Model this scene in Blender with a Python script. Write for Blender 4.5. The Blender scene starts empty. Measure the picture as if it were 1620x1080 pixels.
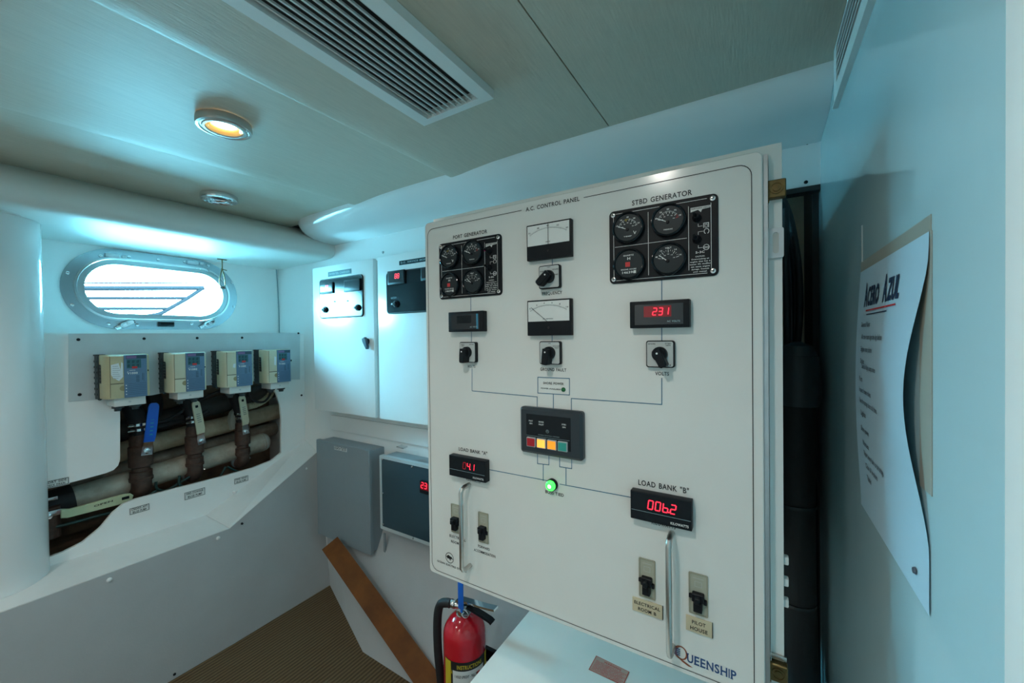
import bpy, bmesh, math, random
from mathutils import Vector, Matrix
from mathutils.geometry import tessellate_polygon
random.seed(3)
SC = bpy.context.scene
COL = SC.collection

# ------------------------------------------------------------------ camera
FPX, YAW, PITCH, ROLL = 629.5, math.radians(31.8), math.radians(0.65), math.radians(0.7)
_F0 = Vector((-math.sin(YAW), math.cos(YAW), 0)); _R0 = Vector((math.cos(YAW), math.sin(YAW), 0)); _U0 = Vector((0, 0, 1))
CF = _F0*math.cos(PITCH) - _U0*math.sin(PITCH); _U1 = _U0*math.cos(PITCH) + _F0*math.sin(PITCH)
CR = _R0*math.cos(ROLL) - _U1*math.sin(ROLL); CU = _U1*math.cos(ROLL) + _R0*math.sin(ROLL)
cam_d = bpy.data.cameras.new('camera'); cam = bpy.data.objects.new('camera', cam_d); COL.objects.link(cam)
cam_d.sensor_width = 36; cam_d.lens = FPX/1620*36; cam_d.clip_start = 0.01
m = Matrix.Identity(4)
for i in range(3):
    m[i][0] = CR[i]; m[i][1] = CU[i]; m[i][2] = -CF[i]
cam.matrix_world = m
SC.camera = cam

# ------------------------------------------------------------------ light
WORLD_COL, WORLD_STR = (0.22, 0.76, 0.98), 100.0
LAMP_W, LAMP_COL = 3.6, (0.98, 0.93, 0.86)
EXPOSURE = 0.12
SC.view_settings.view_transform = 'Standard'; SC.view_settings.look = 'None'
SC.view_settings.gamma = 1; SC.view_settings.use_curve_mapping = False
SC.view_settings.exposure = EXPOSURE
w = bpy.data.worlds.new('world'); SC.world = w; w.use_nodes = True
w.node_tree.nodes['Background'].inputs[0].default_value = (*WORLD_COL, 1)
# bright hazy sky above the horizon, dimmer water and dock below it
_n = w.node_tree.nodes; _l = w.node_tree.links
_tc = _n.new('ShaderNodeTexCoord'); _sx = _n.new('ShaderNodeSeparateXYZ'); _mr = _n.new('ShaderNodeMapRange'); _mr.interpolation_type = 'SMOOTHSTEP'
_mr.inputs['From Min'].default_value = -.35; _mr.inputs['From Max'].default_value = .30
_mr.inputs['To Min'].default_value = WORLD_STR*.42; _mr.inputs['To Max'].default_value = WORLD_STR*1.45
_l.new(_tc.outputs['Generated'], _sx.inputs[0]); _l.new(_sx.outputs['Z'], _mr.inputs['Value']); _l.new(_mr.outputs[0], _n['Background'].inputs[1])
pl = bpy.data.lights.new('window_portal', 'AREA'); pl.shape = 'RECTANGLE'; pl.size = 0.66; pl.size_y = 0.36
pl.cycles.is_portal = True
po = bpy.data.objects.new('window_portal', pl); COL.objects.link(po); po.location = (-2.60, 0.775, 0.25)
po.rotation_euler = (0, math.radians(-90), math.radians(0))
SC.cycles.use_denoising = True
SC.cycles.max_bounces = 16; SC.cycles.diffuse_bounces = 10; SC.cycles.transparent_max_bounces = 12
SC.cycles.sample_clamp_indirect = 12

# ------------------------------------------------------------------ projection helpers (photo pixel -> point on a real plane)
def ray(u, v): return CF + CR*((u-810)/FPX) - CU*((v-540)/FPX)
def PX(u, v, x): d = ray(u, v); return d*(x/d.x)
def PY(u, v, y): d = ray(u, v); return d*(y/d.y)
def PZ(u, v, z): d = ray(u, v); return d*(z/d.z)

# ------------------------------------------------------------------ materials
MATS = {}
def mat(name, col, rough=0.5, metal=0.0, coat=0.0, bump=0.0, bscale=60, stretch=(1, 1, 1), var=0.0, vscale=4, emis=None, estr=0, col2=None, wave=None, ior=1.5):
    if name in MATS: return MATS[name]
    mt = bpy.data.materials.new(name); mt.use_nodes = True; nt = mt.node_tree; N = nt.nodes; L = nt.links
    b = N['Principled BSDF']
    b.inputs['Base Color'].default_value = (*col, 1); b.inputs['Roughness'].default_value = rough
    b.inputs['Metallic'].default_value = metal; b.inputs['Coat Weight'].default_value = coat; b.inputs['IOR'].default_value = ior
    b.inputs['Coat Roughness'].default_value = 0.05
    if emis: b.inputs['Emission Color'].default_value = (*emis, 1); b.inputs['Emission Strength'].default_value = estr
    tc = N.new('ShaderNodeTexCoord')
    if var > 0 or col2:
        mp = N.new('ShaderNodeMapping'); mp.inputs['Scale'].default_value = stretch; L.new(tc.outputs['Object'], mp.inputs[0])
        n = N.new('ShaderNodeTexNoise'); n.inputs['Scale'].default_value = vscale; n.inputs['Detail'].default_value = 6; n.inputs['Roughness'].default_value = .65
        L.new(mp.outputs[0], n.inputs['Vector'])
        r = N.new('ShaderNodeValToRGB'); r.color_ramp.elements[0].position = .35; r.color_ramp.elements[1].position = .68
        c2 = col2 if col2 else tuple(c*(1-var) for c in col)
        r.color_ramp.elements[0].color = (*c2, 1); r.color_ramp.elements[1].color = (*col, 1)
        L.new(n.outputs['Fac'], r.inputs[0]); L.new(r.outputs[0], b.inputs['Base Color'])
    if wave:
        ax, sc, c2 = wave
        wv = N.new('ShaderNodeTexWave'); wv.bands_direction = ax; wv.inputs['Scale'].default_value = sc; wv.inputs['Distortion'].default_value = .4
        wv.inputs['Detail'].default_value = 2; wv.inputs['Detail Scale'].default_value = 3
        L.new(tc.outputs['Object'], wv.inputs['Vector'])
        mx = N.new('ShaderNodeMix'); mx.data_type = 'RGBA'; mx.inputs[6].default_value = (*c2, 1); mx.inputs[7].default_value = (*col, 1)
        L.new(wv.outputs['Fac'], mx.inputs[0]); L.new(mx.outputs[2], b.inputs['Base Color'])
        bm_ = N.new('ShaderNodeBump'); bm_.inputs['Strength'].default_value = .8; bm_.inputs['Distance'].default_value = .003
        L.new(wv.outputs['Fac'], bm_.inputs['Height']); L.new(bm_.outputs[0], b.inputs['Normal'])
    elif bump > 0:
        mp = N.new('ShaderNodeMapping'); mp.inputs['Scale'].default_value = stretch; L.new(tc.outputs['Object'], mp.inputs[0])
        n = N.new('ShaderNodeTexNoise'); n.inputs['Scale'].default_value = bscale; n.inputs['Detail'].default_value = 4
        L.new(mp.outputs[0], n.inputs['Vector'])
        bm_ = N.new('ShaderNodeBump'); bm_.inputs['Strength'].default_value = bump; bm_.inputs['Distance'].default_value = .002
        L.new(n.outputs['Fac'], bm_.inputs['Height']); L.new(bm_.outputs[0], b.inputs['Normal'])
    MATS[name] = mt
    return mt

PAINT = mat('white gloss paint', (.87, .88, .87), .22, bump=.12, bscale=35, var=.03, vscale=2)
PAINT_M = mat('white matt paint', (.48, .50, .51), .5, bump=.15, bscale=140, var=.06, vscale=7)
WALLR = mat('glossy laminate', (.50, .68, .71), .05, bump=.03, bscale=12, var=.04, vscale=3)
GEL = mat('gelcoat', (.80, .83, .83), .12, bump=.05, bscale=9)
VINYL = mat('brushed ceiling vinyl', (.61, .555, .455), .5, bump=.35, bscale=40, stretch=(7, .6, 1), var=.10, vscale=22)
PLATE = mat('ledge laminate', (.78, .80, .79), .35, var=.05, vscale=9, bump=.05)
PANELW = mat('control panel paint', (.74, .75, .72), .17, var=.035, vscale=5, bump=.03, bscale=30)
ALU = mat('brushed aluminium', (.62, .64, .66), .35, 1.0, var=.12, vscale=30)
STEEL = mat('polished steel', (.72, .73, .74), .16, 1.0)
CHROME = mat('chrome', (.85, .86, .88), .07, 1.0)
SATIN = mat('satin nickel', (.55, .53, .50), .30, 1.0)
BRASS = mat('tarnished brass', (.22, .16, .07), .45, 1.0, var=.4, vscale=50)
BLK = mat('black plastic', (.008, .010, .013), .45, ior=1.28)
BLKG = mat('gloss black plate', (.006, .010, .014), .13, ior=1.38)
BLKM = mat('matt black rubber', (.012, .012, .014), .65, bump=.3, bscale=120)
SCREEN = mat('dark display window', (.025, .03, .035), .10)
SCREEN_R = mat('red lit display window', (.06, .004, .006), .15, emis=(1, .0, .03), estr=.10)
LED_R = mat('red led digits', (.6, .0, .02), .4, emis=(1.0, .03, .06), estr=1.7)
LED_DIM = mat('dim red led digit', (.2, .0, .01), .4, emis=(1.0, .02, .04), estr=.15)
LED_G = mat('green lamp lens', (.02, .5, .05), .25, emis=(.05, 1.0, .08), estr=2.2)
LED_GC = mat('green lamp core', (.4, 1, .4), .3, emis=(.5, 1.0, .5), estr=6)
GREEND = mat('unlit green led', (.01, .12, .04), .2)
BTN_R = mat('red button', (.45, .01, .02), .35); BTN_O = mat('lit orange button', (.8, .25, .02), .35, emis=(1, .32, .02), estr=.75)
BTN_OY = mat('bright amber button', (.9, .4, .05), .35, emis=(1, .42, .06), estr=1.1); BTN_T = mat('teal button', (.03, .33, .27), .35)
GREYP = mat('grey switch plate', (.50, .53, .52), .4); DIAL_W = mat('white dial', (.72, .74, .72), .45)
DIAL_B = mat('charcoal dial', (.022, .030, .034), .4, ior=1.3); WHITE_INK = mat('white ink', (.75, .77, .76), .5)
RED_INK = mat('red ink', (.6, .03, .03), .5); BLACK_INK = mat('black ink', (.012, .012, .014), .5)
BLUE_INK = mat('blue ink', (.02, .13, .24), .5); NAVY_INK = mat('navy ink', (.02, .07, .20), .4); BROWN_INK = mat('russet ink', (.28, .08, .04), .4)
BEIGE = mat('aged cream plastic', (.52, .46, .28), .45, var=.12, vscale=14); CREAM = mat('cream plastic', (.62, .58, .42), .42, var=.08, vscale=12)
NAMEPL = mat('gold nameplate', (.58, .50, .34), .35, var=.05); BREAKP = mat('breaker surround', (.34, .33, .25), .45, var=.1, vscale=30)
BLUEP = mat('blue grey keypad', (.10, .19, .31), .35, var=.1, vscale=40); DKTEAL = mat('dark keypad', (.02, .05, .08), .3)
HEAT = mat('dark heatsink', (.03, .045, .05), .5); WHP = mat('white plastic', (.66, .68, .66), .4)
VBLUE = mat('blue vinyl handle', (.01, .12, .60), .35); VCREAM = mat('cream vinyl handle', (.62, .62, .46), .4, var=.08, vscale=40)
RUST = mat('bronze fitting', (.10, .055, .04), .6, bump=.6, bscale=90, var=.5, vscale=35)
PIPE = mat('stained pale pipe', (.62, .57, .47), .45, col2=(.36, .28, .21), vscale=9, bump=.2, bscale=30)
PIPE2 = mat('brown pipe', (.40, .32, .25), .5, col2=(.2, .14, .1), vscale=12, bump=.2, bscale=30)
HULL = mat('brown hull timber', (.34, .21, .13), .6, col2=(.15, .09, .06), vscale=8, bump=.4, bscale=30)
GREYE = mat('grey enamel', (.25, .30, .325), .42, bump=.25, bscale=160, var=.04, vscale=20)
GREYL = mat('light grey frame', (.46, .52, .54), .3)
TINT = mat('tinted cover', (.03, .065, .085), .13)
WOOD = mat('varnished timber', (.20, .065, .012), .6, col2=(.11, .036, .008), ior=1.3, vscale=7, stretch=(1, 1, 1), bump=.3, bscale=40)
CARPET = mat('ribbed brown carpet', (.17, .115, .055), .95, wave=('X', 18, (.07, .046, .022)))
RED = mat('red enamel', (.55, .008, .02), .14, coat=.5)
YEL = mat('yellow print', (.62, .47, .03), .4); PAPER = mat('paper', (.70, .74, .76), .42); PLABEL = mat('label film', (.72, .74, .72), .4)
TAPE = mat('old tape', (.36, .35, .29), .45); BLUET = mat('blue tag', (.01, .14, .62), .4)
TAN = mat('tan plywood', (.60, .52, .38), .7, var=.25, vscale=6); DARK = mat('black paint', (.01, .011, .012), .6)
VOID = mat('dark duct', (.012, .012, .011), .8); SLATM = mat('painted grille slat', (.60, .60, .57), .45)
GRILLE = mat('painted grille frame', (.74, .76, .74), .4)
PEACH = mat('warning sticker', (.55, .33, .26), .5); SEAM = mat('seam shadow gap', (.10, .10, .10), .8)
HAZEBLUE = mat('blue painted rail', (.010, .0075, .0085), 1.0, ior=1.01); TEALT = mat('pale label grey', (.25, .36, .38), .4)
GLOW = mat('warm lamp', (1, .8, .5), .3, emis=(1.0, .70, .34), estr=9); LAMPRIM = mat('amber reflector', (.7, .45, .15), .25, .6, emis=(1, .55, .15), estr=.6)
WHRIV = mat('white rivet cap', (.80, .82, .82), .3); GREENW = mat('green wire', (.015, .05, .045), .5)
CONDUIT = mat('beige conduit', (.42, .38, .26), .5)

def glass_mat():
    mt = bpy.data.materials.new('window glass'); mt.use_nodes = True; N = mt.node_tree.nodes; L = mt.node_tree.links
    for n in list(N): N.remove(n)
    o = N.new('ShaderNodeOutputMaterial'); mx = N.new('ShaderNodeMixShader'); f = N.new('ShaderNodeFresnel'); f.inputs[0].default_value = 1.45
    t = N.new('ShaderNodeBsdfTransparent'); t.inputs[0].default_value = (.95, .98, 1, 1); g = N.new('ShaderNodeBsdfGlossy'); g.inputs['Roughness'].default_value = .02
    L.new(f.outputs[0], mx.inputs[0]); L.new(t.outputs[0], mx.inputs[1]); L.new(g.outputs[0], mx.inputs[2]); L.new(mx.outputs[0], o.inputs[0])
    return mt
GLASS = glass_mat()

# ------------------------------------------------------------------ mesh builder
FR = {'back': ((1, 0, 0), (0, 0, 1), (0, -1, 0)), 'port': ((0, 1, 0), (0, 0, 1), (1, 0, 0)),
      'stbd': ((0, -1, 0), (0, 0, 1), (-1, 0, 0)), 'ceil': ((1, 0, 0), (0, -1, 0), (0, 0, -1)), 'up': ((1, 0, 0), (0, 1, 0), (0, 0, 1))}
def frame(kind, o=(0, 0, 0), rot=0):
    a, b, c = (Vector(x) for x in FR[kind]); M = Matrix.Identity(4)
    for i in range(3): M[i][0] = a[i]; M[i][1] = b[i]; M[i][2] = c[i]; M[i][3] = o[i]
    return M @ Matrix.Rotation(rot, 4, 'Z') if rot else M
WL = {}
TXT = {}
def text_mesh(s, thin):
    k = (s, thin)
    if k in TXT: return TXT[k]
    c = bpy.data.curves.new('t', 'FONT'); c.body = s; c.size = 1; c.resolution_u = 3; c.offset = .022-thin
    c.space_character = 1.1; c.space_word = 1.3
    o = bpy.data.objects.new('t', c); me = o.to_mesh()
    v = [x.co.copy() for x in me.vertices]; f = [list(p.vertices) for p in me.polygons]
    o.to_mesh_clear(); bpy.data.objects.remove(o); bpy.data.curves.remove(c)
    TXT[k] = (v, f); return TXT[k]
def rr(x0, x1, y0, y1, r, n=6):
    P = []
    for cx, cy, a0 in ((x1-r, y1-r, 0), (x0+r, y1-r, 90), (x0+r, y0+r, 180), (x1-r, y0+r, 270)):
        for i in range(n+1):
            a = math.radians(a0+90*i/n); P.append((cx+r*math.cos(a), cy+r*math.sin(a)))
    return P
class MB:
    def __init__(s, M=None): s.v = []; s.f = []; s.m = []; s.mats = []; s.M = M or Matrix.Identity(4)
    def add(s, vs, fs, mt):
        if mt not in s.mats: s.mats.append(mt)
        k = s.mats.index(mt); o = len(s.v)
        s.v += [s.M @ Vector(v) for v in vs]; s.f += [[i+o for i in f] for f in fs]; s.m += [k]*len(fs); return s
    def box(s, x0, x1, y0, y1, z0, z1, mt, b=0):
        if b <= 0:
            vs = [(x, y, z) for z in (z0, z1) for y in (y0, y1) for x in (x0, x1)]
            return s.add(vs, [(0, 2, 3, 1), (4, 5, 7, 6), (0, 1, 5, 4), (2, 6, 7, 3), (0, 4, 6, 2), (1, 3, 7, 5)], mt)
        bm = bmesh.new(); bmesh.ops.create_cube(bm, size=1)
        for v in bm.verts: v.co = Vector(((x0+x1)/2+v.co.x*(x1-x0), (y0+y1)/2+v.co.y*(y1-y0), (z0+z1)/2+v.co.z*(z1-z0)))
        bmesh.ops.bevel(bm, geom=bm.edges[:], offset=min(b, (x1-x0)*.45, (y1-y0)*.45, (z1-z0)*.45), segments=2, affect='EDGES', profile=.6)
        bm.verts.index_update(); vs = [v.co.copy() for v in bm.verts]; fs = [[v.index for v in f.verts] for f in bm.faces]; bm.free()
        return s.add(vs, fs, mt)
    def slab(s, out, z0, z1, mt, holes=(), ch=0):
        loops = [list(out)]+[list(h) for h in holes]
        def area(p): return sum(p[i][0]*p[(i+1) % len(p)][1]-p[(i+1) % len(p)][0]*p[i][1] for i in range(len(p)))
        if area(loops[0]) < 0: loops[0].reverse()
        for h in loops[1:]:
            if area(h) > 0: h.reverse()
        if ch > 0 and not holes:
            P = loops[0]; n = len(P); ins = []
            for i in range(n):
                a, b_, c = Vector(P[i-1]), Vector(P[i]), Vector(P[(i+1) % n])
                e1 = (b_-a).normalized() if (b_-a).length > 1e-9 else (c-b_).normalized(); e2 = (c-b_).normalized() if (c-b_).length > 1e-9 else e1
                nn = Vector((-(e1.y+e2.y), e1.x+e2.x)).normalized(); k = max(.5, nn.dot(Vector((-e1.y, e1.x))))
                ins.append(b_+nn*ch/k)
            rings = [[(x, y, z0) for x, y in P], [(x, y, z1-ch) for x, y in P], [(p.x, p.y, z1) for p in ins]]
            vs = sum(rings, []); fs = []
            for r in range(2):
                for i in range(n): j = (i+1) % n; fs.append((r*n+i, r*n+j, (r+1)*n+j, (r+1)*n+i))
            fs.append([2*n+i for i in range(n)]); fs.append([n-1-i for i in range(n)])
            return s.add(vs, fs, mt)
        allp = sum(loops, []); n = len(allp); tri = tessellate_polygon([[Vector((x, y, 0)) for x, y in l] for l in loops])
        vs = [(x, y, z1) for x, y in allp]+[(x, y, z0) for x, y in allp]; fs = []
        for t in tri:
            a, b_, c = (Vector(allp[i]) for i in t)
            if (b_-a).cross(c-a) < 0: t = (t[0], t[2], t[1])
            fs.append(tuple(t)); fs.append((t[2]+n, t[1]+n, t[0]+n))
        o = 0
        for l in loops:
            k = len(l)
            for i in range(k): j = (i+1) % k; fs.append((o+i+n, o+j+n, o+j, o+i))
            o += k
        return s.add(vs, fs, mt)
    def rbox(s, x0, x1, y0, y1, z0, z1, r, mt, ch=0, n=5): return s.slab(rr(x0, x1, y0, y1, r, n), z0, z1, mt, ch=ch)
    def lathe(s, prof, mt, c=(0, 0, 0), n=24, M=None, caps=True):
        vs = []; fs = []
        for r, z in prof:
            for i in range(n):
                a = 2*math.pi*i/n; p = Vector((r*math.cos(a), r*math.sin(a), z))
                if M: p = M @ p
                vs.append((c[0]+p.x, c[1]+p.y, c[2]+p.z))
        for k in range(len(prof)-1):
            for i in range(n): j = (i+1) % n; fs.append((k*n+i, k*n+j, (k+1)*n+j, (k+1)*n+i))
        if caps and prof[0][0] > 1e-5: fs.append([n-1-i for i in range(n)])
        if caps and prof[-1][0] > 1e-5: fs.append([(len(prof)-1)*n+i for i in range(n)])
        return s.add(vs, fs, mt)
    def cyl(s, c, r, h, mt, n=20, ch=0, M=None):
        p = [(r, 0), (r, h)] if ch <= 0 else [(r, 0), (r, h-ch), (r-ch, h)]
        return s.lathe(p, mt, c, n, M)
    def tube(s, path, r, mt, n=8, rs=None, smooth=0):
        P = [Vector(p) for p in path]
        if smooth and len(P) > 2:
            Q = []
            for i in range(len(P)-1):
                a, b_, c, d = P[max(i-1, 0)], P[i], P[i+1], P[min(i+2, len(P)-1)]
                for k in range(smooth):
                    t = k/smooth; Q.append(.5*((2*b_)+(c-a)*t+(2*a-5*b_+4*c-d)*t*t+(3*b_-a-3*c+d)*t**3))
            Q.append(P[-1]); P = Q
        vs = []; fs = []; up = None
        for i, p in enumerate(P):
            t = (P[min(i+1, len(P)-1)]-P[max(i-1, 0)]).normalized()
            if up is None:
                up = Vector((0, 0, 1)) if abs(t.z) < .9 else Vector((1, 0, 0))
            up = (up-t*up.dot(t)).normalized(); sd = t.cross(up); rad = rs[i] if rs else r
            for k in range(n):
                a = 2*math.pi*k/n; vs.append(p+up*rad*math.cos(a)+sd*rad*math.sin(a))
        for i in range(len(P)-1):
            for k in range(n): j = (k+1) % n; fs.append((i*n+k, (i+1)*n+k, (i+1)*n+j, i*n+j))
        fs.append(list(range(n))); fs.append([(len(P)-1)*n+n-1-k for k in range(n)])
        return s.add(vs, fs, mt)
    def text(s, t, x0, x1, y, h, mt, z=0.0, thin=.012, rot=0):
        v, f = text_mesh(t, thin)
        if not v: return s
        ax = min(p.x for p in v); bx = max(p.x for p in v); ay = 0; by = max(p.y for p in v)
        sx = (x1-x0)/(bx-ax); sy = h/by; vs = []
        c = math.cos(rot); sn = math.sin(rot)
        for p in v:
            px = (p.x-ax)*sx; py = p.y*sy; vs.append((x0+px*c-py*sn, y+px*sn+py*c, z))
        return s.add(vs, f, mt)
    def line(s, pts, wd, mt, z=0, closed=False, th=.0003):
        P = [Vector(p) for p in pts]; P = P+[P[0]] if closed else P
        for a, b_ in zip(P, P[1:]):
            d = (b_-a)
            if d.length < 1e-7: continue
            d.normalize(); nn = Vector((-d.y, d.x))*wd/2; e = d*wd*.4
            q = [a-nn-e, b_-nn+e, b_+nn+e, a+nn-e]
            s.add([(p.x, p.y, z+th) for p in q], [(0, 1, 2, 3)], mt)
        return s
    def build(s, name, parent=None, org=None, ang=38):
        if org is None:
            lo = Vector([min(v[i] for v in s.v) for i in range(3)]); hi = Vector([max(v[i] for v in s.v) for i in range(3)])
            org = Vector(((lo.x+hi.x)/2, (lo.y+hi.y)/2, lo.z))
        org = Vector(org)
        me = bpy.data.meshes.new(name); me.from_pydata([v-org for v in s.v], [], s.f)
        for x in s.mats: me.materials.append(x)
        me.polygons.foreach_set('material_index', s.m); me.polygons.foreach_set('use_smooth', [True]*len(s.f)); me.update()
        me.set_sharp_from_angle(angle=math.radians(ang))
        o = bpy.data.objects.new(name, me); COL.objects.link(o)
        if parent: o.parent = parent; o.location = org-WL[parent]
        else: o.location = org
        WL[o] = org
        return o
def tag(o, label=None, cat=None, group=None, kind=None):
    if label: o['label'] = label
    if cat: o['category'] = cat
    if group: o['group'] = group
    if kind: o['kind'] = kind
    return o
def thing(name, org, label, cat, group=None, kind=None):
    o = bpy.data.objects.new(name, None); COL.objects.link(o); o.location = org; o.empty_display_size = .05; WL[o] = Vector(org)
    return tag(o, label, cat, group, kind)
def st(o, label=None): o['kind'] = 'structure'; (label and tag(o, label)); return o

# ================================================================== SETTING
XW, XD, XR, YB, ZC, ZF, YC = -2.55, -2.285, .143, 1.35, .59, -1.389, 1.11
YN = -1.1
# floor
fl = MB().box(-2.8, .2, YN, 1.8, ZF-.03, ZF, CARPET).build('floor'); st(fl, 'brown finely ribbed carpet floor')
# ceiling
ce = MB().box(-2.75, .2, YN, 1.8, ZC+.012, ZC+.05, SEAM).build('ceiling'); st(ce, 'pale vinyl covered ceiling in long panels')
def cpanel(xl0, xl1, xr0, xr1, drop):
    # cross-section: left lip hangs lower and is rounded, rising to the right; y runs YN..YC+.05
    prof = [(0, 0.0), (0.0, -drop*.55), (.006, -drop*.85), (.016, -drop), (.05, -drop*.9), (.11, -drop*.55), (.19, -drop*.2), (.3, 0)] if drop else [(0, 0), (.3, 0)]
    vs = []; fs = []; ys = [YN, .2, YC+.06]
    for y in ys:
        t = (y-.2)/(YC-.2); xl = xl0+(xl1-xl0)*t; xr = xr0+(xr1-xr0)*t
        row = [(xl+.0015, ZC+.011)]+[(xl+.0015+a, ZC+b) for a, b in prof]+[(xr-.0015, ZC), (xr-.0015, ZC+.011)]
        vs += [(x, y, z) for x, z in row]; n = len(row)
    for k in range(len(ys)-1):
        for i in range(n): j = (i+1) % n; fs.append((k*n+i, k*n+j, (k+1)*n+j, (k+1)*n+i))
    fs += [list(range(n))[::-1], [2*n+i for i in range(n)]]
    return MB().add(vs, fs, VINYL).build('ceiling_panel', ce)
cpanel(-2.30, -2.30, -1.585, -1.495, 0)
cpanel(-1.585, -1.495, -.965, -.95, .012)
cpanel(-.965, -.95, -.356, -.356, .014)
cpanel(-.356, -.356, XR, XR, 0)
# walls
def wall(name, *a, mt=PAINT, label=None): return st(MB().box(*a, mt).build(name), label)
# back wall with the gap at its right end
wb = MB(); wb.box(-2.75, -.04, YB, YB+.03, ZF-.02, ZC+.02, PAINT); wb.box(-.04, XR, YB, YB+.03, .40, ZC+.02, PAINT)
wb = st(wb.build('wall_back'), 'white painted bulkhead behind the cabinets')
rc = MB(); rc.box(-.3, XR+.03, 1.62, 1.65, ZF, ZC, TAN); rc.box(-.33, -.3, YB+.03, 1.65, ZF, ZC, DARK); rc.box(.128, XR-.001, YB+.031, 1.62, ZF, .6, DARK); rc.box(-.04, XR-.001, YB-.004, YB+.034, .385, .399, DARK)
rc = st(rc.build('wall_recess'), 'tan plywood at the back of the dark cable gap')
for u, v in ((1277, 226), (1275, 288)):
    p = PY(u, v, YB); MB(frame('back', p)).lathe([(.005, 0), (.004, .003), (.001, .004)], BLK, n=10).build('screw', wb)
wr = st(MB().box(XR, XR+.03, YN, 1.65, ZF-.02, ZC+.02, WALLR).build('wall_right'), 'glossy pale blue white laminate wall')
wall('wall_front', -2.75, .2, YN-.03, YN, ZF, ZC+.02)
jm = st(MB().box(.128, XR+.01, .20, .368, ZF, ZC, mat('warm white door jamb', (.88, .86, .82), .4), b=.003).build('trim_1'), 'cream white door jamb at the right edge')
# window wall (upper) with oval port
def stadium(y0, y1, z0, z1, n=14):
    r = (z1-z0)/2; return rr(y0, y1, z0, z1, r*.999, n)
WY0, WY1, WZ0, WZ1 = .432, 1.113, .060, .432
wo = stadium(WY0+.035, WY1-.035, WZ0+.035, WZ1-.035)
M = frame('port', (XW, 0, 0))
wl_ = MB(M); wl_.slab([(YN, -.1), (YB+.02, -.1), (YB+.02, ZC+.02), (YN, ZC+.02)], -.04, 0, PAINT, holes=[wo]); wl_ = st(wl_.build('wall_left'), 'white painted hull side around the oval port')
rl = st(MB().box(-2.72, -2.69, YN, YB, ZF, .035, HULL).build('wall_hull'), 'brown hull inside the pipe recess')
st(MB().box(-2.69, XD-.02, .2, YB, -1.0, -.88, HULL).build('floor_recess'))
MB().tube([PX(437, 425, XW+.004), PX(439, 450, XW+.004), PX(441, 490, XW+.004), PX(442, 526, XW+.004)], .0025, TEALT, n=6).build('sealant_bead', wl_)
# drive panel (front skin) with irregular opening
def pd(u, v): p = PX(u, v, XD); return (p.y, p.z)
hole = [pd(*a) for a in ((40, 781), (65, 774), (120, 761), (168, 748), (180, 743), (187, 736), (190, 727), (190, 640), (191, 610), (300, 600), (410, 596), (425, 604), (437, 622), (443, 640), (445, 660), (445, 716), (430, 728), (400, 740), (350, 754), (280, 772), (215, 789), (195, 797), (178, 811), (158, 835), (130, 858), (100, 873), (70, 884), (40, 892))]
out = [(.15, .035), (1.338, .035), (1.338, -.60), (.86, -.85), (.15, -.85)]
M = frame('port', (XD, 0, 0))
dp = MB(M); dp.slab(out, -.014, 0, PAINT, holes=[hole]); dp = st(dp.build('wall_left_panel'), 'white access panel with an irregular cut-out over pipes')
st(MB().box(-2.74, XD-.0145, .15, 1.338, .015, .034, PAINT).build('trim_2'), 'narrow white shelf under the port')
st(MB().box(XD-.30, XD, 1.338, YB, -.62, .035, PAINT).build('trim_3'))
# aluminium mounting plate on it
ol = [pd(*a) for a in ((108, 527.5), (474, 526.5), (474, 600), (420, 601), (300, 612), (240, 625), (163, 631), (108, 635))]
mp = MB(M); mp.slab(ol, .0005, .0035, mat('painted mounting plate', (.56, .62, .64), .4, var=.08, vscale=9)); mp = st(mp.build('drive_mounting_plate', dp))
for u, v in ((124, 537), (228, 535.5), (312, 534.5), (383, 534), (126, 624), (460, 570), (472, 527), (477, 625)):
    p = PX(u, v, XD+.0035); MB(frame('port', p)).lathe([(.006, 0), (.005, .003), (.001, .004)], BLK if u < 465 else BLKM, n=10).build('screw', dp)
def plabel(u0, v0, u1, v1, rows, slope):
    # small printed placard on the access panel
    p0 = PX(u0, v0, XD); p1 = PX(u1, v1, XD); y0, y1, z1, z0 = p0.y, p1.y, p0.z, p1.z
    a = MB(frame('port', (XD, 0, 0))); a.box(y0, y1, z0, z1, 0, .0012, PLABEL)
    a.line([(y0+.003, z0+.003), (y1-.003, z0+.003), (y1-.003, z1-.003), (y0+.003, z1-.003)], .0018, BLACK_INK, .0013, closed=True)
    h = (z1-z0)*.27
    for i, r in enumerate(rows):
        wd = (y1-y0)*(.78 if i == 0 else .66 if len(r) < 12 else .84); c = (y0+y1)/2
        a.text(r, c-wd/2, c+wd/2, z1-(z1-z0)*(.42+.40*i), h, BLACK_INK, .0016, thin=0)
    a.build('placard', dp)
plabel(67, 762, 110, 765, ('PORT SIDE', 'DECK DRAIN'), 0)
plabel(204, 804, 237, 806, ('CREWS AFT', 'BILGE PUMP'), 0)
plabel(291, 779, 325, 782, ('FWD STOWAGE', 'BILGE PUMP'), 0)
plabel(370, 757, 393, 760, ('FWD HEAD', 'BILGE PUMP'), 0)
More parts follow.
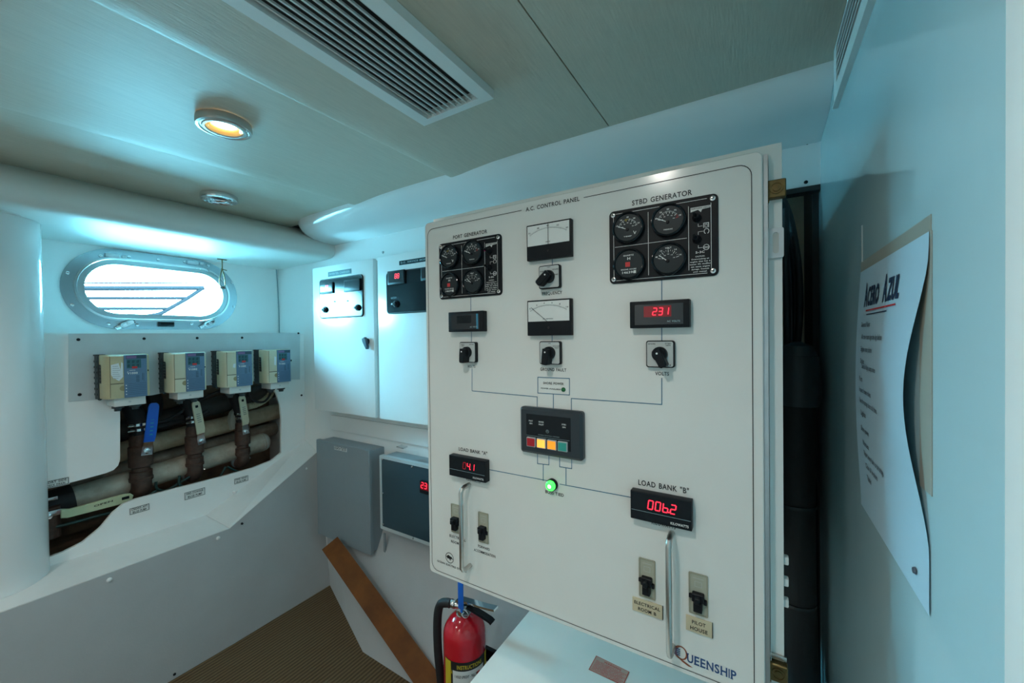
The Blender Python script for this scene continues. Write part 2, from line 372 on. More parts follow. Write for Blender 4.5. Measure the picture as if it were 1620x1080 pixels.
# ledge (two flat lengths and rising part) and leaning lower wall
LA = [(-2.085, .15, -.868), (-2.085, .862, -.868), (-2.168, YB, -.647)]
LI = [(XD, .15, -.846), (XD, .845, -.846), (XD-.005, YB, -.59)]
def strip(a0, a1, b0, b1, t, mt, name, parent=None):
    vs = [a0, a1, b1, b0]; vs = [Vector(v) for v in vs]; n = (vs[1]-vs[0]).cross(vs[3]-vs[0]).normalized()
    if n.z < 0: n = -n
    low = [v-n*t for v in vs]
    return MB().add(vs+low, [(0, 1, 2, 3), (7, 6, 5, 4), (0, 4, 5, 1), (1, 5, 6, 2), (2, 6, 7, 3), (3, 7, 4, 0)], mt).build(name, parent)
lg = st(strip(LA[0], (LA[1][0], LA[1][1]-.001, LA[1][2]), LI[0], (LI[1][0], LI[1][1]-.001, LI[1][2]), .012, PLATE, 'trim_4'), 'white ledge along the hull side')
lg2 = st(strip(LA[1], LA[2], LI[1], LI[2], .012, PLATE, 'trim_5'), 'white ledge rising to the bulkhead')
g = .003
lw = MB(); base = [(-2.05, .15, ZF), (-2.05, .862, ZF), (-2.065, YB, ZF)]; top = [(x+.001, y, z-g) for x, y, z in LA]
base = [(-2.05, YN, ZF)]+base[1:]; topv = [(LA[0][0]+.001, YN, LA[0][2]-g)]+top[1:]
vs = [Vector(v) for v in base+topv]; vb = [v-Vector((.02, 0, 0)) for v in vs]
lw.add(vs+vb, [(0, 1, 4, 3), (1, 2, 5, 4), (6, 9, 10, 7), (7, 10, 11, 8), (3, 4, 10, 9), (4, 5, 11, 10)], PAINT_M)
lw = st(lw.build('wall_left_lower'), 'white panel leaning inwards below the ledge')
def lowpt(u, v):
    # intersect ray with leaning wall (approx. plane through base and ledge edge)
    d = ray(u, v); a = Vector(base[1]); b_ = Vector(topv[1]); n = (b_-a).cross(Vector((0, 1, 0))).normalized(); return d*(a.dot(n)/d.dot(n))
for u, v, mt_ in ((345, 851, WHRIV), (173, 917, WHRIV), (383, 828, BLK), (276, 1066, BLK)):
    p = lowpt(u, v); MB(frame('port', p)).lathe([(.009 if mt_ == WHRIV else .005, -.003), (.008 if mt_ == WHRIV else .005, .003), (.003, .006)], mt_, n=12).build('screw_cap', lw)
p = PX(484, 741, -2.155); MB(frame('port', p)).lathe([(.009, -.003), (.007, .003), (.002, .006)], WHRIV, n=12).build('screw_cap', lw)
for u, v, pr in ((153, 874, lg), (251, 841, lg), (371, 778, lg2)):
    p = PZ(u, v, -.852) if pr == lg else PX(u, v, XD+.02); MB(frame('up', p)).lathe([(.008, -.006), (.008, .004), (.003, .008)], WHRIV, n=12).build('screw_cap', pr)
# sloping skirt of the bulkhead down to the carpet
zt = -.92
sk = MB(); T = [(-2.1, YB-.002, zt), (-1.499, YB-.002, zt), (-.652, YB-.002, zt)]; B = [(-2.064, YB-.004, ZF), (-1.499, 1.13, ZF), (-.652, 1.12, ZF)]
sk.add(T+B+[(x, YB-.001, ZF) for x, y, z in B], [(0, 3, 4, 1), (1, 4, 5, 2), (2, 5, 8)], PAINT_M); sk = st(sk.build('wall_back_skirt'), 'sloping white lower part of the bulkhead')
# column at far left
cl = MB(); cp = rr(-2.72, -2.165, YN+.01, .345, .13, 12)
cl.slab(cp, -.858, .47, GEL); cl = st(cl.build('trim_6'), 'rounded white gelcoat column at the far left')
# beam (soffit) over the window
prof = [(-2.72, ZC+.01), (-2.10, ZC+.01), (-2.085, ZC), (-2.055, .575), (-2.005, .548), (-1.975, .52), (-1.965, .49), (-1.973, .463), (-2.0, .448), (-2.05, .443), (-2.15, .440), (XW-.05, .436), (-2.72, .436)]
def sweep_y(pr, y0, y1, mt, name, dx0=0):
    n = len(pr); vs = [(x+dx0*max(0, (x+2.3)/.3 if x > -2.3 else 0), y0, z) for x, z in pr]+[(x, y1, z) for x, z in pr]
    fs = [(i, (i+1) % n, (i+1) % n+n, i+n) for i in range(n)]+[list(range(n))[::-1], [n+i for i in range(n)]]
    return MB().add(vs, fs, mt).build(name, ang=50)
bs = st(sweep_y(prof, YN, YB-.001, mat('soffit vinyl', (.74, .76, .73), .45, bump=.1, bscale=40, var=.04), 'trim_7', dx0=-.075), 'padded beam running above the port')
# cove along the bulkhead with rounded nose
cprof = [(YB, ZC+.01), (YC-.002, ZC+.01), (YC-.002, ZC-.004), (YC+.003, ZC-.018), (YC+.018, ZC-.038), (YC+.045, .535), (YC+.08, .522), (YC+.13, .516), (YB, .513)]
cv = MB(); vs = []; fs = []; n = len(cprof); xs = [(-2.02, .15), (-2.0, .06), (-1.96, .03), (-1.90, .01), (-1.8, 0), (XR-.0005, 0)]
for x, sh in xs:
    for y, z in cprof:
        yy = min(YB, y+sh*(1 if y < YB-.01 else 0)); vs.append((x, yy, z))
for k in range(len(xs)-1):
    for i in range(n): j = (i+1) % n; fs.append((k*n+i, (k+1)*n+i, (k+1)*n+j, k*n+j))
fs += [list(range(n)), [(len(xs)-1)*n+n-1-i for i in range(n)]]
cv = st(cv.add(vs, fs, GEL).build('trim_8', ang=60), 'glossy moulded cove between ceiling and bulkhead')
for u, v in ((500, 428), (606, 399)):
    p = PY(u, v, YB); MB(frame('back', p)).lathe([(.007, 0), (.006, .004), (.001, .005)], GREYL, n=10).build('screw', wb)

# ================================================================== WINDOW
M = frame('port', (XW, 0, 0))
win = thing('window_1', (XW, (WY0+WY1)/2, WZ0), 'oval opening port with polished metal frame', None, kind='structure')
RINGM = mat('window flange metal', (.42, .47, .50), .26, 1.0)
a = MB(M); a.slab(stadium(WY0, WY1, WZ0, WZ1, 20), .0, .007, RINGM, holes=[stadium(WY0+.046, WY1-.046, WZ0+.046, WZ1-.046, 20)])
a.slab(stadium(WY0+.040, WY1-.040, WZ0+.040, WZ1-.040, 20), -.02, .016, STEEL, holes=[stadium(WY0+.048, WY1-.048, WZ0+.048, WZ1-.048, 20)]); a.build('window_flange', win)
a = MB(M); a.slab(stadium(WY0+.049, WY1-.049, WZ0+.049, WZ1-.049, 20), -.03, .012, mat('satin window ring', (.50, .55, .57), .28, 1.0), holes=[stadium(WY0+.072, WY1-.072, WZ0+.072, WZ1-.072, 20)]); a.build('window_frame', win)
a = MB(M); a.slab(stadium(WY0+.070, WY1-.070, WZ0+.070, WZ1-.070, 20), -.026, -.022, GLASS); a.build('pane', win)
cyc = (WZ0+WZ1)/2
for u, v in ((107, 431.5), (114, 482), (159, 404.5), (204, 406), (250, 410.5), (292, 414), (329, 419.5), (367, 447), (370, 485), (337, 511), (303, 512), (217, 514), (172, 512), (336, 435)):
    p = PX(u, v, XW+.007); MB(frame('port', p)).lathe([(.0075, 0), (.0065, .003), (.003, .0035), (.002, .002)], STEEL if u != 336 else ALU, n=12).build('screw', win)
for u in (177, 304):
    v = 404 if u == 177 else 415.5
    p = PX(u, v, XW+.007); a = MB(frame('port', p)); a.box(-.024, .024, -.010, .008, 0, .014, ALU, b=.003); a.box(.034, .048, -.006, .006, 0, .01, ALU, b=.002); a.build('hinge', win)
for u, v in ((200, 512), (329, 511)):
    p = PX(u, v, XW+.012); a = MB(frame('port', p, math.radians(32))); a.rbox(-.028, .028, -.013, .013, .002, .03, .0125, CHROME, ch=.006); a.cyl((0, 0, .03), .006, .006, STEEL, 12)
    a.box(-.045, -.012, -.008, .008, -.002, .010, STEEL, b=.002); a.build('window_dog', win)
p = PX(262, 513, XW+.007); MB(frame('port', p)).box(-.032, .032, -.012, .012, 0, .012, BLKG, b=.002).build('latch_block', win)
# exterior rails seen through the port
XO = -3.5
ex = thing('boarding_rail', PX(230, 470, XO), 'blue slanted boat rail outside the oval port', 'rail')
def seg(a, b_, r): MB().tube([PX(*a, XO), PX(*b_, XO)], r, HAZEBLUE, 8).build('rail_bar', ex)
seg((95, 456), (322, 455.5), .016); seg((95, 448), (322, 447), .005); seg((95, 471.5), (296, 471.5), .010); seg((95, 488), (268, 488), .010)
MB().tube([PX(322, 455, XO), PX(296, 472, XO), PX(268, 488, XO), PX(250, 497, XO), PX(215, 502, XO)], .013, HAZEBLUE, 8, smooth=4).build('slanted_bar', ex)
# hold-back hook hanging from the soffit
hp = PX(351, 399, XW+.10); hp.z = .437
hk = thing('hold_back_hook', (hp.x, hp.y, hp.z-.12), 'small brass hook hanging over the right end of the port', 'hook')
a = MB(); a.box(hp.x-.004, hp.x+.004, hp.y-.022, hp.y+.022, hp.z-.004, hp.z, BRASS, b=.001); a.tube([hp, hp-Vector((0, 0, .055))], .003, BRASS, 8); a.tube([hp+Vector((0, -.006, -.052)), hp+Vector((0, .022, -.058))], .0022, BRASS, 6); a.build('hanger', hk)
q = hp-Vector((0, 0, .05)); a = MB(); a.tube([q, q+Vector((0, -.012, -.05)), q+Vector((0, -.012, -.088)), q+Vector((0, 0, -.098)), q+Vector((0, .012, -.088)), q+Vector((0, .010, -.05)), q], .0025, BRASS, 6, smooth=3); a.build('wire_loop', hk)
a = MB(); a.lathe([(.004, 0), (.012, .004), (.013, .01), (.006, .016)], RUST, c=tuple(q+Vector((0, 0, -.112))), n=12); a.build('catch_knob', hk)

# ================================================================== CEILING FITTINGS
def downlight(u, v, lit, label, pos=None):
    p = Vector(pos) if pos else PZ(u, v, ZC-.018); p.z = ZC-.001
    o = thing('downlight', (p.x, p.y, ZC-.022), label, 'light', None)
    MB(frame('ceil', p)).lathe([(.063, 0), (.064, .014), (.062, .020), (.056, .0215), (.054, .019), (.050, .019), (.048, .0215), (.043, .0215), (.041, .018)], SATIN if lit else STEEL, n=40, caps=False).build('housing', o)
    MB(frame('ceil', p)).lathe([(.041, .018), (.034, .0165), (.030, .012), (.0295, .006)], LAMPRIM if lit else STEEL, n=32, caps=False).build('reflector', o)
    MB(frame('ceil', p)).lathe([(.0001, .010), (.012, .010), (.022, .009), (.0295, .007)], GLOW if lit else BLK, n=28).build('lens', o)
    if lit:
        l = bpy.data.lights.new('lamp', 'AREA'); l.shape = 'DISK'; l.size = .055; l.energy = LAMP_W*(.28 if not pos else 1); l.color = LAMP_COL; l.spread = math.radians(150)
        lo = bpy.data.objects.new('lamp', l); COL.objects.link(lo); lo.parent = o; lo.location = (0, 0, -.004)
    return o
downlight(355, 203, True, 'lit round downlight with warm bulb and nickel rim')
downlight(347, 316, False, 'unlit round chrome downlight near the padded beam')
for i, (x, y) in enumerate(((-1.5, -.45), (-.28, -.04), (-.75, -.85))):  # unseen downlights added behind the viewer as fill light
    downlight(0, 0, True, ('added fill downlight behind the viewer on the hull side', 'added fill downlight behind the viewer near the doorway', 'added fill downlight behind the viewer at the rear wall')[i], (x, y, ZC))
# ceiling grille
g0, g1 = PZ(670, 193, ZC-.012), PZ(782, 150, ZC-.012); gx0, gx1, gy1 = g0.x, g1.x, (g0.y+g1.y)/2; gy0 = -.1
i0, i1 = PZ(673, 183, ZC-.012), PZ(757, 150, ZC-.012); ix0, ix1, iy1 = i0.x+.006, i1.x, (i0.y+i1.y)/2
vt = thing('ceiling_vent', ((gx0+gx1)/2, (gy0+gy1)/2, ZC-.014), 'long rectangular white air grille with dark slots in the ceiling', 'vent')
a = MB(frame('ceil', (0, 0, ZC-.004)))
a.slab([(gx0, -gy0), (gx1, -gy0), (gx1, -gy1), (gx0, -gy1)], -.003, .018, GRILLE, holes=[[(ix0, -gy0-.03), (ix1, -gy0-.03), (ix1, -iy1), (ix0, -iy1)]])
a.build('vent_frame', vt)
MB(frame('ceil', (0, 0, ZC-.004))).box(ix0-.002, ix1+.002, -iy1-.002, -gy0+.002, .0, .001, VOID).build('duct_backing', vt)
NS = 10; pitch = (ix1-ix0)/NS
for i in range(1, NS+1):
    x = ix0+pitch*i-.004 if i < NS else ix1-.003
    vs = [(x-.0020, 0, .015), (x+.0020, 0, .015), (x+.0014, 0, .010), (x-.0014, 0, .010)]
    A = [(p_[0], -iy1, p_[2]) for p_ in vs]; B_ = [(p_[0], -gy0-.03, p_[2]) for p_ in vs]
    MB(frame('ceil', (0, 0, ZC-.004))).add(A+B_, [(0, 1, 2, 3), (7, 6, 5, 4), (0, 4, 5, 1), (1, 5, 6, 2), (2, 6, 7, 3), (3, 7, 4, 0)], SLATM).build('slat', vt)
a = MB(frame('ceil', (0, 0, ZC-.004))); a.box(ix0, ix1, -iy1, -iy1+.006, .001, .009, SLATM); a.build('end_bar', vt)
# wall grille at top right
q0 = PX(1321, 99, XR); q1 = PX(1327, 174, XR)
wv = thing('wall_vent', (XR, .9, .455), 'slotted white air grille high on the glossy right wall', 'vent')
M = frame('stbd', (XR, 0, 0)); zt0, zt1 = .468, ZC-.002; ye = 1.07; yn_ = .1
a = MB(M); a.slab([(-ye, zt0), (-yn_, zt0), (-yn_, zt1), (-ye, zt1)], 0, .007, GRILLE, holes=[[(-ye+.03, .508), (-yn_-.03, .508), (-yn_-.03, .582), (-ye+.03, .582)]]); a.box(-ye, -yn_, zt0, zt0+.004, .007, .010, GRILLE); a.build('vent_frame', wv)
MB(M).box(-ye+.028, -yn_-.028, .506, .584, .0005, .001, VOID).build('duct_backing', wv)
for i in range(1, 5):
    z = .508+.074/5*i
    MB(M).box(-ye+.03, -yn_-.03, z-.0022, z+.0022, .001, .0065, SLATM).build('slat', wv)

# ================================================================== CONTROL PANEL
YP = .70
PM = frame('back', (0, YP, 0))
def q(u, v): p = PY(u, v, YP); return p.x, p.z
def RQ(u0, v0, u1, v1): a_, b_ = q(u0, v0); c, d = q(u1, v1); return a_, c, d, b_
px0, px1, pz0, pz1 = -.675, .006, -.560, .272
cpn = thing('control_panel', (-.33, .9, -.56), 'large white electrical control panel with meters, switches and two handles', 'control panel')
MB().box(px0+.012, .012, YP+.026, YB-.005, pz0+.01, pz1-.004, PAINT).build('enclosure', cpn)
a = MB(); a.box(px0+.004, .031, YP+.0265, YP+.031, pz0-.012, pz1+.016, PANELW, b=.001); a.box(.0135, .0145, YP+.02, YP+.0265, pz0, pz1, PANELW); a.build('mounting_flange', cpn)
dr = MB(PM); dr.rbox(px0, px1, pz0, pz1, -.020, 0, .010, PANELW, ch=.0015); dr = dr.build('door_panel', cpn)
a = MB(PM); a.box(px1+.0005, px1+.0065, pz0+.004, pz1-.005, -.0262, -.006, ALU); a.build('door_edge_strip', cpn)
# border line with rounded corners and gap for the title
bx0, bx1, bz0, bz1, br = px0+.009, px1-.014, pz0+.009, pz1-.016, .018
B = rr(bx0, bx1, bz0, bz1, br, 6)
ga, gb = q(825, 331)[0], q(924, 312)[0]
a = MB(PM); n = len(B)
for i in range(n):
    p, r_ = B[i], B[(i+1) % n]
    if abs(p[1]-bz1) < 1e-6 and abs(r_[1]-bz1) < 1e-6 and abs(p[0]-r_[0]) > .1:
        a.line([(bx1-br, bz1), (gb, bz1)], .0012, BLACK_INK, .0002); a.line([(ga, bz1), (bx0+br, bz1)], .0012, BLACK_INK, .0002)
    else: a.line([p, r_], .0012, BLACK_INK, .0002)
a.build('border_line', cpn)
# lettering on the panel
def pt(mb, s, u0, v0, u1, v1, h, mt=BLACK_INK, thin=.004):
    mb = MB(PM)
    x0, za = q(u0, v0); x1, zb = q(u1, v1); mb.text(s, x0, x1, (za+zb)/2, h, mt, .0005, thin=thin); mb.build('lettering', cpn)
a = MB(PM)
pt(a, 'A.C. CONTROL PANEL', 832, 334, 917, 318, .0080)
pt(a, 'PORT GENERATOR', 717, 378, 771, 369, .0080)
pt(a, 'STBD GENERATOR', 1000, 326, 1095, 307, .0085)
pt(a, 'FREQUENCY', 858, 466.5, 889.5, 465, .0060)
pt(a, 'GROUND FAULT', 855, 586.5, 896, 587, .0060)
pt(a, 'VOLTS', 740, 581, 752, 581.5, .0055)
pt(a, 'VOLTS', 1036.5, 593, 1058.5, 594, .0060)
pt(a, 'SHORE POWER', 859.5, 607, 892, 609, .0045)
pt(a, 'POWER AVAILABLE', 856, 614.5, 887, 617, .0026, thin=.005)
pt(a, 'LOAD BANK "A"', 726, 713, 771, 719, .0078)
pt(a, 'KILOWATTS', 738, 760, 760, 763, .0050)
pt(a, 'LOAD BANK "B"', 1010, 768, 1090, 779, .0095)
pt(a, 'KILOWATTS', 1031, 829, 1069, 836, .0070)
pt(a, 'BUSS TIED', 863, 780, 892, 785, .0060)
pt(a, 'ELECTRICAL', 711.5, 849, 737, 856, .0060)
pt(a, 'ROOM', 714, 858, 726, 861, .0060)
pt(a, 'FORWARD', 756.5, 866, 775, 870, .0058)
pt(a, 'ACCOMMODATION', 750, 872, 784, 881, .0058)
pt(a, 'OCEAN ELECTRO SYSTEMS', 692, 890, 738, 903, .0045, thin=0)
# maker's roundel
cx, cz = q(711.5, 882); a = MB(PM)
ring = [(cx+.0115*math.cos(t*math.pi/16), cz+.0115*math.sin(t*math.pi/16)) for t in range(32)]
a.line(ring, .0014, BLACK_INK, .0003, closed=True)
a.slab([(cx-.010, cz+.001), (cx-.004, cz+.006), (cx+.001, cz+.004), (cx+.006, cz+.003), (cx+.010, cz-.002), (cx+.004, cz-.001), (cx+.002, cz-.006), (cx-.002, cz-.002), (cx-.006, cz-.003)], .0001, .0005, BLACK_INK); a.build('roundel_emblem', cpn)
# single line diagram
a = MB(PM); LWD = .0014
def pl_(*pts): MB(PM).line([q(*p) for p in pts], LWD, BLUE_INK, .0001).build('circuit_line', cpn)
pl_((745, 468), (745, 495)); pl_((746, 523), (746, 542)); pl_((747, 583), (747, 618), (850, 627.5), (850, 650))
pl_((1047, 440), (1047, 480)); pl_((1047, 515), (1047, 540)); pl_((1047, 598), (1047, 639.5), (904, 630), (904, 655))
pl_((874, 405), (874, 425)); pl_((873.5, 528), (873.5, 543)); pl_((875.5, 624), (875.5, 650))
pl_((851, 596.5), (901, 598.5), (901, 624.5), (851, 621.5), (851, 596.5))
pl_((850.5, 712), (850.5, 733), (868.5, 735), (868.5, 715)); pl_((859.5, 734), (859.5, 760))
pl_((885.5, 718), (885.5, 738), (904.5, 741), (904.5, 720)); pl_((895.5, 740), (895.5, 766))
pl_((774, 742.5), (866, 760)); pl_((886, 765.5), (1002, 787))
cx, cz = q(891.5, 616); MB(PM).lathe([(.0045, 0), (.004, .002), (.001, .003)], GREEND, c=(cx, cz, 0), n=14).build('green_led', cpn)
# QUEENSHIP logo
a = MB(PM); x0, z0 = q(1064, 1033); x1, _ = q(1086, 1040); cx, cz = (x0+x1)/2+.002, q(1077, 1032)[1]; R_ = .0115
outer = [(cx+R_*.92*math.cos(t*math.pi/12), cz+R_*math.sin(t*math.pi/12)) for t in range(24)]
inner = [(cx+.001+R_*.60*math.cos(t*math.pi/12), cz+R_*.82*math.sin(t*math.pi/12)) for t in range(24)]
a.slab(outer, .0001, .0005, BROWN_INK, holes=[inner]); a.slab([(cx-.004, cz-R_*.85), (cx+.004, cz-R_*1.0), (cx+.018, cz-R_*1.5), (cx+.012, cz-R_*1.55), (cx+.003, cz-R_*1.25)], .0001, .0005, BROWN_INK)
for i in range(4): a.box(cx-R_*1.25+i*.001, cx-.0008, cz+.004-i*.0032, cz+.0055-i*.0032, .0002, .0006, NAVY_INK)
a.build('company_emblem', cpn)
a = MB(PM); xa, za = q(1087, 1046); xb, zb = q(1165, 1068)
xs_ = xa; letters = 'UEENSHIP'; ws = [1, .78, .78, 1.05, .72, 1.0, .16, .8]; tot = sum(ws)+.18*7; sc_ = (xb-xa)/tot
zl = cz-R_*.9
for ch, wd in zip(letters, ws):
    a.text(ch, xs_, xs_+wd*sc_, zl, .0140, NAVY_INK, .0005, thin=0)
    # serifs
    if ch in 'UEENHP':
        a.box(xs_-.0008, xs_+.0030, zl-.0003, zl+.0008, .0004, .0007, NAVY_INK) if ch != 'U' else a.box(xs_-.0008, xs_+.003, zl+.0130, zl+.0142, .0004, .0007, NAVY_INK)
    xs_ += (wd+.18)*sc_
a.build('company_name', cpn)

# generator gauge plates
def gauge(cx, cz, kind, parent):
    a = MB(Matrix(PM) @ Matrix.Translation((cx, cz, .003)))
    a.lathe([(.0265, 0), (.0275, .004), (.0265, .0085), (.0250, .0095), (.0235, .0085), (.0230, .006)], BLKG, n=36)
    a.lathe([(.0001, .0061), (.0232, .006)], DIAL_B, n=36)
    if kind == 3:
        a.text('QUARTZ', -.009, .009, .0135, .0024, WHITE_INK, .0066, thin=0)
        a.text('H', -.002, .003, .0070, .0045, WHITE_INK, .0066, thin=0)
        a.box(-.0055, .0025, -.005, .003, .0063, .0067, RED_INK)
        a.text('ENGINE HOURS', -.013, .013, -.0105, .0022, WHITE_INK, .0066, thin=0)
        a.text('146398', -.011, .011, -.0165, .0040, WHITE_INK, .0066, thin=0)
        a.box(.0085, .0125, -.0170, -.0120, .0062, .0064, WHP)
    else:
        n = 22 if kind != 4 else 13; a0, a1 = math.radians(165), math.radians(15)
        for i in range(n):
            t = a0+(a1-a0)*i/(n-1); major = i % 3 == 0; r0, r1 = (.0125, .0165) if major else (.0145, .0165)
            if kind == 2 and i > n-4: mt_ = RED_INK
            elif kind == 1 and 8 <= i <= 11: mt_ = YEL
            else: mt_ = WHITE_INK
            a.line([(r0*math.cos(t), r0*math.sin(t)-.002), (r1*math.cos(t), r1*math.sin(t)-.002)], .0007 if major else .0004, mt_, .0062)
        for i, s_ in enumerate({1: ('120', '160', '200', '240', '260'), 2: ('0', '25', '50', '75', '100'), 4: ('8', '10', '12', '14', '16')}[kind]):
            t = math.radians(160-35*i); a.text(s_, .0195*math.cos(t)-.0018, .0195*math.cos(t)+.0018, .0192*math.sin(t)-.003, .0022, WHITE_INK, .0066, thin=0)
            t2 = t; a.text(s_, .0095*math.cos(t2)-.0014, .0095*math.cos(t2)+.0014, .0098*math.sin(t2)-.003, .0016, WHITE_INK, .0066, thin=0)
        if kind == 4: a.text('VOLT', -.005, .005, .0165, .0024, WHITE_INK, .0066, thin=0)
        if kind == 1: a.line([(.010, -.008), (.012, -.013), (.014, -.009)], .001, WHITE_INK, .0063)
        if kind in (1, 2): a.text('PRESSURE' if kind == 2 else 'TEMP', -.007, .007, -.0165, .0018, WHITE_INK, .0066, thin=0)
        t = math.radians({1: 158, 2: 155, 4: 143}[kind])
        a.line([(-.002, -.003), (.0165*math.cos(t)-.001, .0165*math.sin(t)-.003)], .0011, WHITE_INK, .0068)
        a.lathe([(.003, .006), (.0025, .0078), (.0001, .008)], BLK, c=(-.001, -.0035, 0), n=12)
    return a.build('gauge', parent)
def plate(cx, cz, label):
    M_ = Matrix(PM) @ Matrix.Translation((cx, cz, 0)); W2, H2 = .0865, .0640
    p = MB(M_); p.rbox(-W2, W2, -H2, H2, .0002, .003, .008, BLK, ch=.0008); p = p.build('generator_gauge_plate', cpn); tag(p, label)
    l = MB(M_); z = .0031
    l.line([(-W2+.008, -H2+.010), (-W2+.008, H2-.010)], .0007, WHITE_INK, z); l.line([(-W2+.012, H2-.006), (W2-.016, H2-.006)], .0007, WHITE_INK, z); l.line([(-W2+.012, -H2+.005), (W2-.016, -H2+.005)], .0007, WHITE_INK, z)
    l.line([(W2-.010, -H2+.012), (W2-.010, H2-.014)], .0007, WHITE_INK, z); l.line([(.044, -H2+.012), (.044, H2-.014)], .0007, WHITE_INK, z)
    l.line([(-.019, -H2+.010), (-.019, H2-.012)], .0007, WHITE_INK, z); l.line([(-.076, 0), (.041, 0)], .0007, WHITE_INK, z)
    l.slab([(.047, .047), (.076, .047), (.0755, .0435), (.064, .0425), (.062, .038), (.058, .0425), (.047, .040)], z, z+.0004, WHP)
    l.text('NORTHERN LIGHTS', .048, .075, .0436, .0024, BLACK_INK, z+.0006, thin=0)
    # heater and start symbols
    l.line([(.058, .020), (.058, .016), (.064, .016)], .0006, WHITE_INK, z); l.line([(.066, .013), (.066, .020), (.073, .020), (.073, .013)], .0010, WHITE_INK, z); l.line([(.068, .013), (.068, .018), (.071, .018), (.071, .013), (.068, .013)], .0007, WHITE_INK, z)
    l.line([(.058, .001), (.058, .0075), (.065, .0075)], .0006, WHITE_INK, z)
    arc = [(.070+.0035*math.cos(math.radians(t)), .007+.0040*math.sin(math.radians(t))) for t in range(-60, 241, 30)]; l.line(arc, .0011, WHITE_INK, z)
    l.line([(.058, -.014), (.058, -.018), (.064, -.018)], .0006, WHITE_INK, z); l.line([(.0695+.0042*math.cos(math.radians(t)), -.018+.0042*math.sin(math.radians(t))) for t in range(0, 360, 30)], .0009, WHITE_INK, z, closed=True); l.line([(.0655, -.0175), (.0735, -.0175)], .0009, WHITE_INK, z); l.line([(.0655, -.0192), (.0735, -.0192)], .0006, WHITE_INK, z)
    l.text('S-3C', .054, .067, -.0265, .0034, WHITE_INK, z+.0003, thin=0)
    for i, s_ in enumerate(('CAUTION:', 'Overcranking an', 'engine that has a', 'water lift muffler', 'can cause engine', 'damage. Consult', 'your manual.')):
        h_ = .0029; ww = len(s_)*.00083*2.05/2; l.text(s_, .0605-ww, .0605+ww, -.0325-i*.0040, h_*.72, WHITE_INK, z+.0003, thin=0)
    l.build('plate_lettering', p)
    for gx, gz, k in ((-.052, .0305, 1), (.0138, .0325, 2), (-.051, -.0325, 3), (.0138, -.031, 4)): gauge(cx+gx, cz+gz, k, p)
    for sx in (-1, 1):
        for sz in (-1, 1):
            a = MB(M_); c = (sx*(W2-.0075), sz*(H2-.0075), .003); a.lathe([(.0045, 0), (.0040, .0016), (.0022, .0022)], STEEL, c=c, n=14); a.box(c[0]-.0022, c[0]+.0022, c[1]-.0004, c[1]+.0004, .0050, .0054, BLK); a.box(c[0]-.0004, c[0]+.0004, c[1]-.0022, c[1]+.0022, .0050, .0054, BLK); a.build('screw', p)
    for kz, t in ((.030, .5), (-.004, -.3)):
        a = MB(M_); a.lathe([(.0065, .003), (.0065, .006), (.0035, .010), (.003, .014)], BLK, c=(.056, kz, 0), n=14); a.tube([(.056, kz, .008), (.054, kz+.003, .021)], .0022, BLKG, 8); a.build('toggle_switch', p)
    if cx < -.3:
        a = MB(M_); a.cyl((.0455, .0335, .003), .0022, .002, mat('magenta led', (.3, .02, .12), .3), 10); a.build('indicator', p)
plate(-.542, .1525, 'black gauge plate of the port generator'); plate(-.139, .1560, 'black gauge plate of the starboard generator')

# analogue meters
def ameter(u0, v0, u1, v1, kind, label):
    x0, x1, z0, z1 = RQ(u0, v0, u1, v1); d = .012; xm = (x0+x1)/2; h = z1-z0; wd = x1-x0
    m_ = MB(PM); m_.box(x0, x1, z0, z1, .0002, d, BLK, b=.0012); m_ = m_.build('analogue_meter', cpn); tag(m_, label)
    zf = z0+h*.40
    a = MB(PM); a.box(x0+.0025, x1-.0030, zf, z1-.0028, d-.0002, d+.0006, DIAL_W); a.build('dial_face', m_)
    a = MB(PM); zz = d+.0008; cxm, czm = xm, zf-h*.35; R1 = h*.82
    pts = []
    for i in range(31):
        t = math.radians(125-70*i/30); r1 = R1; r0 = R1-(.0030 if i % 5 == 0 else .0017)
        a.line([(cxm+r0*math.cos(t)*1.22, czm+r0*math.sin(t)), (cxm+r1*math.cos(t)*1.22, czm+r1*math.sin(t))], .00035, BLACK_INK, zz)
        pts.append((cxm+(R1-.002)*math.cos(t)*1.22, czm+(R1-.002)*math.sin(t)))
    a.line(pts, .0004, BLACK_INK, zz)
    labs = ('55', '58', '60', '62', '65') if kind == 'f' else ('0', '2', '4', '6', '8', '10')
    for i, s_ in enumerate(labs):
        t = math.radians(124-68*i/(len(labs)-1)); r = R1+.0015; xx = cxm+r*math.cos(t)*1.22; a.text(s_, xx-.0014*len(s_)*.8, xx+.0014*len(s_)*.8, czm+r*math.sin(t), .0028, BLACK_INK, zz, thin=0)
    a.text('HERTZ' if kind == 'f' else 'AC AMPERES', xm-(.005 if kind == 'f' else .012), xm+(.005 if kind == 'f' else .010), zf+.0035, .0020, BLACK_INK, zz, thin=0)
    a.build('scale_marks', m_)
    a = MB(PM)
    if kind == 'f': a.line([(xm+.001, zf-.001), (xm+.001, z1-.004)], .0009, BLACK_INK, zz+.001)
    else: a.line([(xm-.001, zf-.001), (x0+.010, z1-.014)], .0009, BLACK_INK, zz+.001)
    a.build('needle', m_)
    a = MB(PM); a.lathe([(.0022, d), (.0020, d+.001), (.0001, d+.0012)], BLKM, c=(xm, z0+h*.22, 0), n=12); a.build('zero_screw', m_)
ameter(837.5, 359.5, 907.5, 406, 'f', 'frequency meter with upright needle'); ameter(838.5, 476.5, 907.5, 530, 'g', 'ground fault meter with needle at low left')

